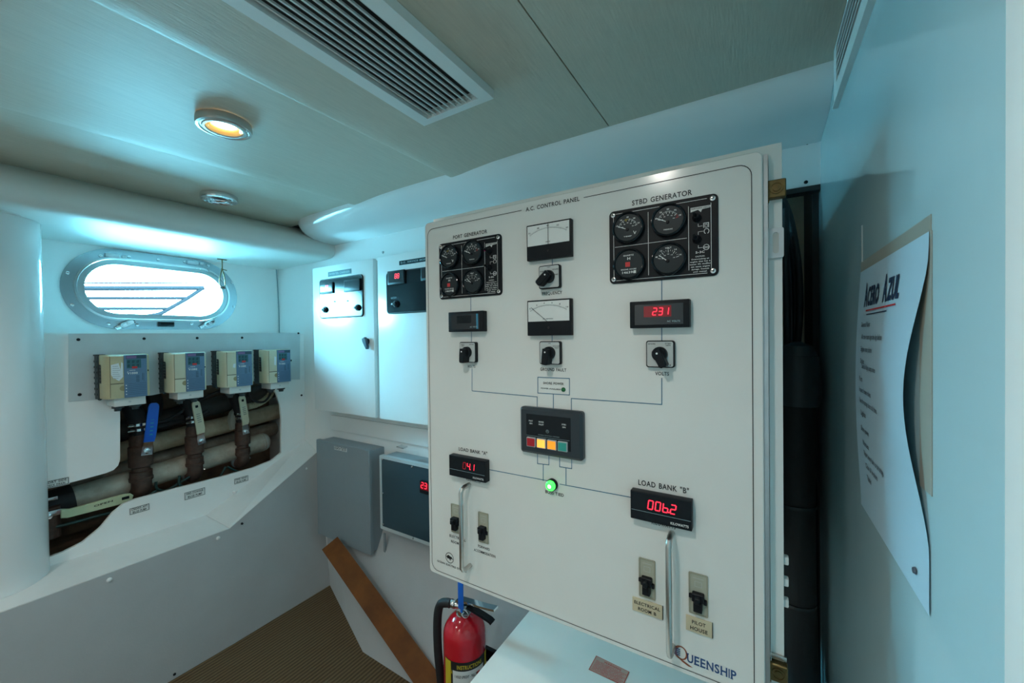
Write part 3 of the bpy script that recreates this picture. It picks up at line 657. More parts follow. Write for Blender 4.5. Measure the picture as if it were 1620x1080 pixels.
# rotary selector switches
def rotary(u0, v0, u1, v1, ang, lab, label):
    x0, x1, z0, z1 = RQ(u0, v0, u1, v1); c = ((x0+x1)/2, (z0+z1)/2); s2 = .0225
    M_ = Matrix(PM) @ Matrix.Translation((c[0], c[1], 0))
    r = MB(M_); r.rbox(-s2, s2, -s2, s2, .0002, .009, .004, BLK, ch=.001); r = r.build('rotary_switch', cpn); tag(r, label)
    a = MB(M_); a.rbox(-s2+.0018, s2-.0018, -s2+.0018, s2-.0018, .0088, .0094, .003, GREYP); a.build('switch_plate', r)
    a = MB(M_)
    for s_, x, y in lab: a.text(s_, x-.0012*len(s_), x+.0012*len(s_), y, .0022, BLACK_INK, .0096, thin=0)
    a.build('switch_lettering', r)
    a = MB(M_); a.lathe([(.0125, .0094), (.0120, .016), (.010, .018), (.0001, .018)], BLK, n=24)
    M2 = M_ @ Matrix.Rotation(ang, 4, 'Z'); b_ = MB(M2)
    b_.slab([(-.0065, .008), (.0065, .008), (.0070, -.006), (.0065, -.0200), (.004, -.0225), (-.004, -.0225), (-.0065, -.0200), (-.0070, -.006)], .010, .030, BLK, ch=.0015)
    b_.cyl((0, .002, .030), .0016, .0003, WHITE_INK, 10)
    o_ = a.build('knob_collar', r); b_.build('knob', r)
L3 = (('SHORE', -.013, .016), ('STBD', .013, .0165), ('GEN', .013, .0135), ('4', .016, -.019))
rotary(728.6, 541, 758.6, 573, math.radians(-4), (('PORT', -.012, .016), ('GEN', -.012, .013), ('SHORE', .012, .016)), 'port volts selector switch')
rotary(1022.5, 538.5, 1070, 581.5, math.radians(24), L3, 'starboard volts selector switch')
rotary(853.8, 423, 890.5, 454.5, math.radians(-48), (('OFF', 0, .0175), ('PORT', -.014, .010), ('SHORE', .014, .012), ('STBD', .015, .002)), 'frequency selector switch')
rotary(855.2, 541, 891, 575, math.radians(-6), (('ON', 0, .0175), ('GROUND', .014, .012), ('TEST', .015, .0085)), 'ground fault selector switch')

SEG = {'0': 'abcdef', '1': 'bc', '2': 'abged', '3': 'abgcd', '4': 'fgbc', '6': 'fgecd', '8': 'abcdefg', 'b': 'fgecd'}
def digits(mb, s_, x0, z0, h, mt, z, dim=()):
    w_ = h*.52; gap = h*.30; t = h*.13; sl = .12
    x = x0
    for i, ch in enumerate(s_):
        if ch == '.':
            mb.box(x-gap*.75, x-gap*.75+t, z0, z0+t, z, z+.0004, mt); continue
        P = {'a': ((0, h), (w_, h)), 'd': ((0, 0), (w_, 0)), 'g': ((0, h/2), (w_, h/2)), 'f': ((0, h/2), (0, h)), 'b': ((w_, h/2), (w_, h)), 'e': ((0, 0), (0, h/2)), 'c': ((w_, 0), (w_, h/2))}
        for sg in SEG[ch]:
            (ax, ay), (bx, by) = P[sg]; ax += ay*sl; bx += by*sl; d = Vector((bx-ax, by-ay)).normalized()*t*.55
            mb.line([(x+ax+d.x, z0+ay+d.y), (x+bx-d.x, z0+by-d.y)], t, LED_DIM if i in dim else mt, z)
        x += w_+gap
# digital panel meters
def dmeter(u0, v0, u1, v1, val, label, style, dim=()):
    x0, x1, z0, z1 = RQ(u0, v0, u1, v1); h = z1-z0; wd = x1-x0; d = .016
    m_ = MB(PM); m_.box(x0, x1, z0, z1, .0002, d, BLK, b=.0015); m_ = m_.build('digital_meter', cpn); tag(m_, label)
    if style == 'v':
        a = MB(PM); a.box(x0+wd*.09, x1-wd*.10, z0+h*.12, z1-h*.13, d-.0004, d+.0003, SCREEN)
        if val: a.box(x0+wd*.25, x1-wd*.29, z0+h*.40, z1-h*.20, d+.0003, d+.0005, SCREEN_R)
        else: a.box(x0+wd*.26, x1-wd*.32, z0+h*.42, z1-h*.20, d+.0003, d+.0005, BLKG); a.box(x1-wd*.18, x1-wd*.13, z0+h*.13, z1-h*.14, d+.0003, d+.0005, mat('blue film strip', (.04, .22, .35), .2))
        a.text('AC VOLTS', x1-wd*.36, x1-wd*.15, z0+h*.20, .0028, TEALT, d+.0006, thin=0); a.build('display_window', m_)
        if val: a = MB(PM); digits(a, val, x0+wd*.40, z0+h*.47, h*.25, LED_R, d+.0007); a.build('led_digits', m_)
    else:
        a = MB(PM); a.box(x0+.002, x1-.002, z0+.002, z1-.002, d-.0004, d+.0003, BLKG); a.line([(x0+.002, z0+h*.34), (x1-.002, z0+h*.34)], .0007, TEALT, d+.0002)
        a.text('KILOWATTS', x1-wd*.33, x1-wd*.05, z0+h*.10, .0040, WHITE_INK, d+.0006, thin=0); a.build('display_window', m_)
        a = MB(PM); digits(a, val, x0+wd*(.30 if len(val) > 4 else .40), z0+h*.47, h*.30, LED_R, d+.0006, dim); a.build('led_digits', m_)
dmeter(1000, 478.5, 1093.5, 517.5, '231', 'digital meter glowing 231 volts', 'v')
dmeter(716.5, 494.5, 771, 524, None, 'blank digital volt meter', 'v')
dmeter(717.5, 716, 775, 760.5, '04.1', 'digital kilowatt meter of load bank A', 'k', dim=(0,))
dmeter(1001, 770, 1097, 834.5, '00b.2', 'digital kilowatt meter of load bank B', 'k')

# shore/generator transfer controller
x0, x1, z0, z1 = RQ(827, 641, 926, 727.5); wd, h = x1-x0, z1-z0
tc_ = MB(PM); tc_.rbox(x0, x1, z0, z1, .0002, .014, .006, mat('slate plastic', (.022, .032, .040), .4), ch=.005); tc_ = tag(tc_.build('transfer_controller', cpn), 'black transfer controller with four coloured buttons')
a = MB(PM); a.box(x0+wd*.12, x1-wd*.17, z0+h*.17, z1-h*.14, .0138, .0144, BLKG); a.line([(x0+wd*.12, z0+h*.395), (x1-wd*.19, z0+h*.395)], .0006, TEALT, .0145)
for s_, fx, fz in (('PORT', .20, .70), ('GEN', .20, .645), ('SHORE', .37, .70), ('INLET', .37, .645), ('STBD', .73, .70), ('GEN', .73, .645)):
    ww = .0011*len(s_); a.text(s_, x0+wd*fx-ww, x0+wd*fx+ww, z0+h*fz, .0026, WHITE_INK, .0148, thin=0)
a.text('OCEAN ELECTRO SYSTEMS', x0+wd*.32, x0+wd*.66, z0+h*.43, .0014, TEALT, .0148, thin=0)
a.line([(x0+wd*.47+.003*math.cos(t*.5236), z0+h*.53+.003*math.sin(t*.5236)) for t in range(12)], .0006, TEALT, .0146, closed=True); a.line([(x0+wd*.455, z0+h*.52), (x0+wd*.47, z0+h*.55), (x0+wd*.485, z0+h*.51)], .0006, TEALT, .0146)
a.build('controller_face', tc_)
for i, (mt_, lb) in enumerate(((BTN_R, 'red'), (BTN_OY, 'bright amber'), (BTN_O, 'orange'), (BTN_T, 'teal'))):
    bx = x0+wd*(.135+.168*i); a = MB(PM); a.rbox(bx, bx+wd*.148, z0+h*.16, z0+h*.365, .0144, .018, .0012, mat('button rim', (.42, .44, .44), .35), ch=.0006); a.rbox(bx+.0016, bx+wd*.148-.0016, z0+h*.16+.0018, z0+h*.365-.0018, .018, .0188, .0008, mt_); tag(a.build('push_button', tc_), lb+' push button')
# green pilot lamp
cx, cz = q(874.5, 765.5); lp = MB(PM); lp.lathe([(.0115, .0002), (.0115, .006), (.0105, .008), (.0098, .008)], BLK, c=(cx, cz, 0), n=28); lp = tag(lp.build('pilot_lamp', cpn), 'glowing green pilot lamp')
MB(PM).lathe([(.0098, .007), (.0098, .012), (.0075, .0145), (.004, .0155)], LED_G, c=(cx, cz, 0), n=28).build('lamp_lens', lp)
MB(PM).lathe([(.0042, .0150), (.003, .0160), (.0001, .0162)], LED_GC, c=(cx, cz, 0), n=16).build('lamp_core', lp)
# D handles
for (u, v0, v1) in ((742.5, 766, 893), (1063, 843, 1021)):
    x, za = q(u, v0); _, zb = q(u, v1); off = .030
    a = MB(PM); P = [(x, za, 0), (x, za, off-.012), (x, za-.0025, off-.004), (x, za-.010, off), (x, zb+.010, off), (x, zb+.0025, off-.004), (x, zb, off-.012), (x, zb, 0)]
    a.tube(P, .0050, SATIN, 14); a.build('grab_handle', cpn)
# breakers
def breaker(u0, v0, u1, v1, lab):
    x0, x1, z0, z1 = RQ(u0, v0, u1, v1); h = z1-z0; wd = x1-x0; xm = (x0+x1)/2
    b_ = MB(PM); b_.slab(rr(x0, x1, z0, z1, .002), .0002, .0022, BREAKP, holes=[rr(x0+.0022, x1-.0022, z0+.0022, z1-.0022, .0015)]); b_.box(x0+.002, x1-.002, z0+.002, z1-.002, .0002, .0010, mat('breaker face', (.42, .42, .33), .45, var=.1, vscale=40)); b_ = tag(b_.build('circuit_breaker', cpn), lab)
    a = MB(PM); zc = z0+h*.36; w3 = wd*.30
    a.rbox(xm-w3*1.05, xm+w3*1.05, zc, zc+h*.20, .001, .010, .002, BLK, ch=.001); a.rbox(xm-w3*.75, xm+w3*.75, zc-h*.22, zc+h*.02, .001, .012, .001, BLK, ch=.001); a.rbox(xm-w3*.45, xm+w3*.45, zc+h*.03, zc+h*.17, .010, .019, .002, BLK, ch=.001)
    a.box(xm-w3*1.6, xm-w3, zc+h*.05, zc+h*.13, .001, .006, BLK); a.box(xm+w3, xm+w3*1.5, zc-h*.04, zc+h*.06, .001, .006, BLK)
    a.build('breaker_lever', b_)
    a = MB(PM); a.line([(xm-w3*.6, z0+h*.68), (xm+w3*.6, z0+h*.68), (xm+w3*.6, z0+h*.80), (xm-w3*.6, z0+h*.80)], .0006, GREYP, .0011, closed=True); a.line([(xm-w3*.9, z0+h*.88), (xm+w3*.9, z0+h*.88)], .0008, GREYP, .0011); a.build('breaker_marks', b_)
breaker(714, 795, 730, 845, 'breaker of the electrical room'); breaker(757, 808, 773.5, 860.5, 'breaker of the forward accommodation')
breaker(1010.7, 880, 1037.5, 949.5, 'breaker of electrical room B'); breaker(1089.5, 902.5, 1120.5, 977, 'breaker of the pilot house')
def npl(u0, v0, u1, v1, rows):
    x0, x1, z0, z1 = RQ(u0, v0, u1, v1); wd, h = x1-x0, z1-z0
    b_ = MB(PM); b_.box(x0, x1, z0, z1, .0002, .003, NAMEPL, b=.0005); b_.box(x1, x1+.0008, z0, z1, .0002, .003, BLK); b_ = b_.build('nameplate', cpn)
    a = MB(PM)
    for i, (s_, f) in enumerate(rows): xm = (x0+x1)/2; a.text(s_, xm-wd*f/2, xm+wd*f/2, z0+h*(.58-.42*i), h*.24, BLACK_INK, .0034, thin=.004)
    a.build('nameplate_lettering', b_)
npl(1001, 942, 1048.5, 979, (('ELECTRICAL', .86), ('ROOM B', .60))); npl(1085.5, 970.5, 1127, 1008, (('PILOT', .52), ('HOUSE', .66)))
# latches on the right flange
FM = frame('back', (0, YP+.0265, 0))
def qf(u, v): p = PY(u, v, YP+.0265); return p.x, p.z
for (u, v) in ((1228, 301), (1231, 1057)):
    cx, cz = qf(u, v); a = MB(FM); a.rbox(cx-.012, cx+.012, cz-.014, cz+.013, 0, .012, .002, BRASS, ch=.0015); a.lathe([(.0085, .012), (.0085, .0135), (.007, .0135), (.007, .0125), (.005, .0125), (.005, .0140), (.0001, .0142)], BRASS, c=(cx, cz, 0), n=20); a.box(cx-.012, cx-.009, cz-.019, cz-.013, 0, .008, BRASS); a.build('quarter_turn_latch', cpn)
cx, cz = qf(1226, 385); a = MB(FM); a.slab(rr(cx-.011, cx+.011, cz-.0225, cz+.0225, .003), .0, .005, ALU, holes=[rr(cx-.003, cx+.005, cz-.016, cz+.016, .0039)]); a.box(cx-.004, cx+.006, cz-.017, cz+.017, .0001, .001, SATIN); a.build('slotted_strike', cpn)
cx, cz = qf(1232, 1035); a = MB(FM); a.box(cx-.014, cx+.010, cz-.006, cz+.001, 0, .004, SATIN, b=.001); a.build('bracket', cpn)

# ================================================================== CABINETS LEFT OF THE PANEL
YD = 1.25
CM = frame('back', (0, YD, 0))
def qd(u, v): p = PY(u, v, YD); return p.x, p.z
def RD(u0, v0, u1, v1): a_, b_ = qd(u0, v0); c, d = qd(u1, v1); return a_, c, d, b_
def cab(x0, x1, label):
    o = thing('electrical_cabinet', ((x0+x1)/2, YB, -.374), label, 'cabinet', 'white cabinets on the bulkhead')
    MB().box(x0+.008, x1-.008, YD+.022, YB-.002, -.37, .372, PAINT).build('cabinet_body', o)
    d = MB(CM); d.box(x0, x1, -.374, .377, -.020, 0, PAINT, b=.003); d = d.build('cabinet_door', o); return o, d
c1, d1 = cab(-2.022, -1.538, 'left white wall cabinet with reflecting black meter plate and lever latch')
c2, d2 = cab(-1.508, -1.02, 'right white wall cabinet partly hidden behind the large control panel')
def mplate(x0, x1, z0, z1, par):
    p = MB(CM); p.rbox(x0, x1, z0, z1, .0003, .006, .018, BLK, ch=.002); p.rbox(x0+.006, x1-.006, z0+.006, z1-.006, .006, .0066, .014, BLKG); return p.build('meter_plate', par)
x0, x1, z0, z1 = RD(506.4, 443, 576, 500.5); mp1 = mplate(x0, x1, z0, z1, c1)
X2 = qd(612, 432)[0]; z0b, z1b = qd(613, 497)[1], qd(612, 431)[1]; mp2 = mplate(X2, -1.10, z0b, z1b, c2)
def smeter(u0, v0, u1, v1, par, lit):
    x0, x1, z0, z1 = RD(u0, v0, u1, v1); wd, h = x1-x0, z1-z0; a = MB(CM); a.box(x0, x1, z0, z1, .0066, .014, BLK, b=.002); a.box(x0+.006, x1-.006, z0+.010, z1-.006, .014, .0146, SCREEN); o = a.build('small_meter', par)
    if lit: a = MB(CM); digits(a, '88', x0+wd*.45, z0+h*.42, h*.32, LED_R, .0150); a.build('led_digits', par)
smeter(509.5, 449, 530, 463.5, mp1, True); smeter(547.5, 444, 572.5, 459.5, mp1, False); smeter(616.5, 430, 643.5, 448.5, mp2, True); smeter(669, 425, 695, 442, mp2, False)
for (u, v, par) in ((517, 490, mp1), (568.5, 486.5, mp1), (629, 481, mp2)):
    cx, cz = qd(u, v); a = MB(CM); a.lathe([(.016, .0066), (.015, .014), (.010, .015), (.009, .020), (.006, .021)], BLK, c=(cx, cz, 0), n=20); a.box(cx-.017, cx+.006, cz-.005, cz+.005, .014, .021, BLK, b=.002); a.cyl((cx-.014, cz, .021), .004, .001, WHP, 10); a.build('selector_knob', par)
a = MB(CM); cx, cz = qd(626, 471.5); a.text('BATTERY 1', cx-.022, cx+.022, cz-.003, .008, BLACK_INK, .0069, thin=0); cx, cz = qd(517, 483); a2 = MB(CM); a2.line([(cx-.014, cz-.006), (cx+.014, cz-.006), (cx+.014, cz+.006), (cx-.014, cz+.006)], .0012, TEALT, .0068, closed=True); a2.build('label_mark', mp1); a.build('label_mark', mp2)
for (u, v) in ((531.5, 477), (552, 476)):
    cx, cz = qd(u, v); a = MB(CM); a.cyl((cx, cz, .0066), .003, .003, BLK, 8); a.build('bolt', mp1)
x0, x1, z0, z1 = RD(519.5, 430.5, 556, 432.5); a = MB(CM); a.box(x0, x1, z0, z1, .0003, .002, mat('engraved teal label', (.06, .13, .16), .25)); a.text('INVERTER CHARGER', x0+.01, x1-.01, z0+(z1-z0)*.32, (z1-z0)*.4, TEALT, .0024, thin=0); a.build('engraved_label', c1)
x0, x1, z0, z1 = RD(632, 413, 690, 411); a = MB(CM); a.box(x0, x1, z0, z1, .0003, .002, mat('engraved dark label', (.02, .04, .05), .25)); a.text('D.C. SERVICE MONITOR', x0+.01, x1-.01, z0+(z1-z0)*.32, (z1-z0)*.4, TEALT, .0024, thin=0); a.build('engraved_label', c2)
cx, cz = qd(582, 541); a = MB(frame('back', (cx, YD, cz), math.radians(22))); a.lathe([(.015, .0003), (.014, .010)], BLK, n=16, c=(0, .004, 0)); a.slab([(-.011, .022), (.009, .022), (.013, .012), (.009, -.03), (.003, -.036), (-.004, -.034), (-.013, .008)], .008, .022, mat('dark blue grey plastic', (.03, .06, .09), .3), ch=.002); a.build('lever_latch', c1)
st(MB().box(-2.02, -.9, YB-.012, YB-.0005, -.50, -.42, PAINT, b=.003).build('trim_9'), 'white batten between cabinets and grey boxes')

# grey junction boxes below
def rimbox(name, x0, x1, z0, z1, y0, label, covered):
    o = thing(name, ((x0+x1)/2, YB, z0), label, 'junction box', 'grey enclosures under the cabinets')
    MB(frame('back', (0, YB-.003, 0))).rbox(x0+.006, x1-.006, z0+.006, z1-.006, 0, YB-y0-.022, .004, GREYE, ch=.002).build('box_body', o)
    if covered:
        MB(frame('back', (0, y0, 0))).slab(rr(x0, x1, z0, z1, .005), -.020, 0, GREYL, holes=[rr(x0+.014, x1-.014, z0+.014, z1-.014, .004)]).build('box_rim', o)
        MB(frame('back', (0, y0, 0))).rbox(x0+.0135, x1-.0135, z0+.0135, z1-.0135, -.018, -.002, .004, TINT).build('tinted_cover', o)
    else: MB(frame('back', (0, y0, 0))).rbox(x0, x1, z0, z1, -.020, 0, .004, GREYE, ch=.003).build('box_lid', o)
    return o
b1 = rimbox('junction_box', -2.018, -1.590, -1.043, -.535, YD, 'plain grey enamel junction box on the left', False)
x0, x1, z0, z1 = RD(529, 705, 549, 715); a = MB(CM); a.box(x0, x1, z0, z1, .0003, .001, PLABEL); a.text('SHORE POWER', x0+.004, x1-.004, z0+(z1-z0)*.58, .008, BLACK_INK, .0013, thin=0); a.text('INPUT BOX', x0+.004, x1-.004, z0+(z1-z0)*.15, .008, BLACK_INK, .0013, thin=0); a.build('printed_label', b1)
tx0, tz1 = qd(600, 719.5); _, tz0 = qd(603, 836)
b2 = rimbox('junction_box', tx0, tx0+.52, tz0, tz1, YD, 'junction box with dark tinted cover and red digits, on the right', True)
for (u, v) in ((605, 726), (652, 738), (605.5, 780), (606, 829), (654, 851)):
    cx, cz = qd(u, v); a = MB(frame('back', (cx, YD-.0003, cz))); a.lathe([(.005, -.002), (.004, .002), (.001, .003)], STEEL, n=10); a.build('cover_screw', b2)
x0, x1, z0, z1 = RD(667, 759, 700, 786); a = MB(CM); a.box(x0, x1, z0, z1, -.002, .014, BLK, b=.002); a.box(x0+.006, x1-.006, z0+.016, z1-.006, .014, .0145, SCREEN_R); a.build('display_housing', b2); a = MB(CM); digits(a, '231', x0+.010, z0+.024, .024, LED_R, .0148); a.build('led_digits', b2)
p = qd(632, 712); a = MB(frame('back', (p[0], YD, p[1]+.012))); a.box(-.02, .02, -.004, .004, -.03, .0, STEEL, b=.001); a.build('cover_clip', b2)
a = MB(); p = PY(609, 846, 1.30); a.box(p.x-.006, p.x+.006, 1.295, 1.30, p.z-.085, p.z+.01, GREYE); tag(a.build('hanging_strap'), 'short grey metal strap hanging between the grey junction boxes', 'strap')

# ================================================================== MOTOR DRIVES
def drive(yc, i, label):
    z1, z0 = -.052, -.226; zc = (z0+z1)/2; W = .140; D = .112
    M_ = frame('port', (XD+.0036, yc, zc)); w2, h2 = W/2, (z1-z0)/2
    o = thing('motor_drive', (XD, yc, z0-.04), label, 'motor drive', 'row of four motor drives')
    a = MB(M_); a.box(-w2-.004, w2-.004, -h2-.004, h2-.002, 0, .042, HEAT)
    for k in range(7): a.box(-w2-.007, -w2-.003, -h2+.012+k*.022, -h2+.020+k*.022, .003, .038, HEAT)
    a.box(-w2-.008, -w2+.02, h2-.004, h2+.002, .0, .040, HEAT, b=.002); a.cyl((-w2+.0, -h2-.002, .040), .006, .004, HEAT, 10); a.build('heatsink', o)
    # moulded housing with sloped left shoulder
    pr = [(-w2, .040), (-w2, .070), (-w2+.002, .090), (-w2+.008, .105), (-w2+.012, D-.002), (-w2+.016, D), (w2-.014, D), (w2-.012, .094), (w2, .090), (w2, .040)]
    body = MB(M_); n = len(pr); hv = [(x, -h2, z) for x, z in pr]+[(x, h2-.006, z) for x, z in pr]+[(x*.97, h2, z-.008 if z > .05 else z) for x, z in pr]
    fs = []
    for r in range(2):
        for k in range(n): j = (k+1) % n; fs.append((r*n+k, (r+1)*n+k, (r+1)*n+j, r*n+j))
    fs += [list(range(n)), [2*n+n-1-k for k in range(n)]]
    hs = body.add(hv, fs, BEIGE if i == 0 else CREAM).build('housing', o)
    a = MB(M_); a.box(-w2+.016, -.0165, -h2*.30, h2-.006, D-.001, D+.0015, BEIGE if i == 0 else CREAM, b=.001); a.build('upper_cover', o)
    a = MB(M_); lc = [(-w2+.016, -h2), (-.0165, -h2)]+[(-.0165, -h2*.70)]+[(-.0165-.011*math.sin(math.radians(t)), -h2*.55+(-.011)*math.cos(math.radians(t))) for t in range(0, 181, 30)]+[(-.0165, -h2*.34), (-w2+.016, -h2*.34)]
    a.slab(lc, D-.001, D+.0015, BEIGE if i == 0 else mat('cream cover', (.64, .60, .44), .42)); a.build('lower_cover', o)
    a = MB(M_); a.box(-w2-.0012, -w2+.001, -h2*.30, h2*.52, .048, .066, HEAT)
    for k in range(6): a.box(-w2-.0020, -w2-.001, -h2*.25+k*.013, -h2*.25+k*.013+.006, .048, .066, DARK)
    a.build('side_vent', o)
    SM = mat('shadowed plastic seam', (.16, .14, .09), .6)
    a = MB(M_); a.box(-w2+.016, -.0165, -h2*.345, -h2*.30, D-.001, D+.0017, SM); a.box(-w2+.0145, -w2+.0162, -h2*.95, h2*.94, D-.004, D+.0004, SM); a.build('cover_seam', o)
    a = MB(M_); a.lathe([(.0105, D-.002), (.0105, D+.0016)], mat('thumb notch plastic', (.30, .25, .13), .5), c=(-.0180, -h2*.55, 0), n=20); a.build('thumb_notch', o)
    kx0, kx1 = -.0145, w2-.014
    a = MB(M_); a.box(kx0, kx1, -h2, h2-.002, D-.002, D+.003, BLUEP, b=.001); kp = a.build('keypad', o)
    a = MB(M_); z = D+.003
    a.box(kx0+.006, kx1-.002, h2-.018, h2-.004, z, z+.0004, DKTEAL); a.box(kx0+.007, kx0+.038, h2-.016, h2-.006, z+.0004, z+.0006, mat('violet brand strip', (.18, .10, .24), .4)); a.box(kx0+.008, kx0+.052, h2*.36, h2-.020, z, z+.0004, mat('teal keypad field', (.02, .10, .12), .4))
    for r in range(2):
        for c in range(3): digits(a, '8', kx0+.011+c*.014, h2-.034-r*.016, .009, BLK, z+.0005)
    a.box(kx0+.024, kx0+.040, h2*.34, h2*.44, z+.0005, z+.0014, RED_INK)
    a.text('V1000', kx0+.009, kx0+.041, h2*.08, .0085, WHITE_INK, z+.0006, thin=0); a.text('INVERTER', kx0+.016, kx0+.034, h2*.24, .003, WHITE_INK, z+.0006, thin=0)
    a.line([(kx0+.009, h2*.18), (kx0+.012, h2*.22)], .001, WHITE_INK, z)
    for k in range(4): a.box(kx0+.036, kx0+.046, -h2*.04-k*.007, -h2*.04-k*.007+.0028, z, z+.0004, DKTEAL)
    a.line([(kx0+.056, -h2*.22), (kx0+.056, h2*.10)], .0015, DKTEAL, z); a.line([(kx0+.060, -h2*.28), (kx0+.060, h2*.10)], .001, DKTEAL, z)
    for k in range(7): a.line([(kx0+.013, -h2*.36-k*.0072), (kx1-.004, -h2*.36-k*.0072)], .0016, mat('faint print', (.05, .10, .18), .4), z)
    for k in range(4): a.box(kx0+.004, kx0+.007, -h2*.45-k*.012, -h2*.45-k*.012+.004, z, z+.0005, WHITE_INK)
    a.build('keypad_print', kp)
    a = MB(M_); a.box(-w2+.028, w2-.016, -h2-.034, -h2-.001, .004, D-.010, WHP, b=.002); a.cyl((.004, -h2-.018, D-.010), .004, .002, GREYL, 10); a.build('terminal_cover', o)
    a = MB(M_)
    for gx in (-.022, .032): a.lathe([(.019, 0), (.019, .010), (.012, .012), (.011, .022)], HEAT, c=(gx, -h2-.034, .06), n=14, M=Matrix.Rotation(math.radians(90), 4, 'X'))
    a.build('cable_gland', o)
    a = MB(M_); a.cyl((w2-.006, h2*.20, .090), .004, .002, BLK, 10); a.build('cover_screw', o)
    if i == 0:
        a = MB(M_); z = D+.0018; a.slab([(-w2+.018, h2*.55), (-w2+.040, h2*.62), (-.024, h2*.30), (-.022, h2*.66), (-.0175, h2*.60), (-.0175, -h2*.02), (-.03, -h2*.20), (-.045, -h2*.05), (-w2+.027, -h2*.15), (-w2+.018, h2*.1)], z, z+.0004, PAPER)
        for k in range(7): a.line([(-w2+.022, h2*.48-k*.008), (-w2+.038+.003*(k % 3), h2*.48-k*.008)], .0012, mat('grey ink', (.2, .22, .24), .5), z+.0006)
        a.build('torn_label', o)
    elif i >= 2:
        a = MB(M_); a.slab([(-.030, h2*.1), (-.020, h2*.05), (-.018, h2*(.3 if i == 2 else .55)), (-.028, h2*(.28 if i == 2 else .6))], D+.0016, D+.002, PAPER); a.build('label_remnant', o)
    return o
DY = [PX(u, 590, XD+.115).y for u in ((196), (295), (374), (438))]
for i, (yc, lb) in enumerate(zip((.550, .753, .955, 1.148), ('cream motor drive with torn paper label, leftmost in the row under the port', 'cream motor drive, second from the left, above the two left valves', 'cream motor drive, third from the left, scrap of label beside keypad', 'cream motor drive at the right end of the row, beside the bulkhead'))): drive(yc, i, lb)

# ================================================================== PIPES AND VALVES IN THE RECESS
def pipe(pts, r, mt, name, label, cat, n=20, extra=None):
    o = MB().tube(pts, r, mt, n); o = o.build(name); tag(o, label, cat); return o
XP = -2.47
pa, pb = PX(60, 806, XP), PX(412, 700, XP)
LP = pipe([pa+(pa-pb)*.15, pa, pb, pb+(pb-pa).normalized()*.012], .052, PIPE, 'drain_pipe', 'stained pale lower pipe running behind the three valves', 'pipe')
e = MB(); e.lathe([(.0522, 0), (.050, .02), (.042, .034), (.025, .045), (.001, .050)], mat('white pipe cap', (.60, .62, .58), .35, var=.1), c=tuple(pb), n=24, M=(pb-pa).to_track_quat('Z', 'Y').to_matrix().to_4x4()); tag(e.build('end_cap', LP), 'white domed end cap')
pa, pb = PX(200, 712, -2.54), PX(470, 642, -2.54)
pipe([pa+(pa-pb)*.5, pb], .046, mat('tan pipe', (.62, .50, .35), .5, col2=(.38, .28, .18), vscale=10), 'drain_pipe', 'tan upper pipe running behind the valve bodies', 'pipe')
pa, pb = PX(200, 740, -2.60), PX(460, 670, -2.60)
pipe([pa+(pa-pb)*.4, pb], .040, PIPE2, 'drain_pipe', 'dark brown pipe between the pale and the tan pipe', 'pipe')
pa, pb = PX(200, 680, -2.61), PX(470, 606, -2.61)
pipe([pa+(pa-pb)*.3, pb], .050, mat('dark grey pipe', (.09, .085, .08), .6, var=.4), 'drain_pipe', 'dark grey topmost pipe under the motor drives', 'pipe')
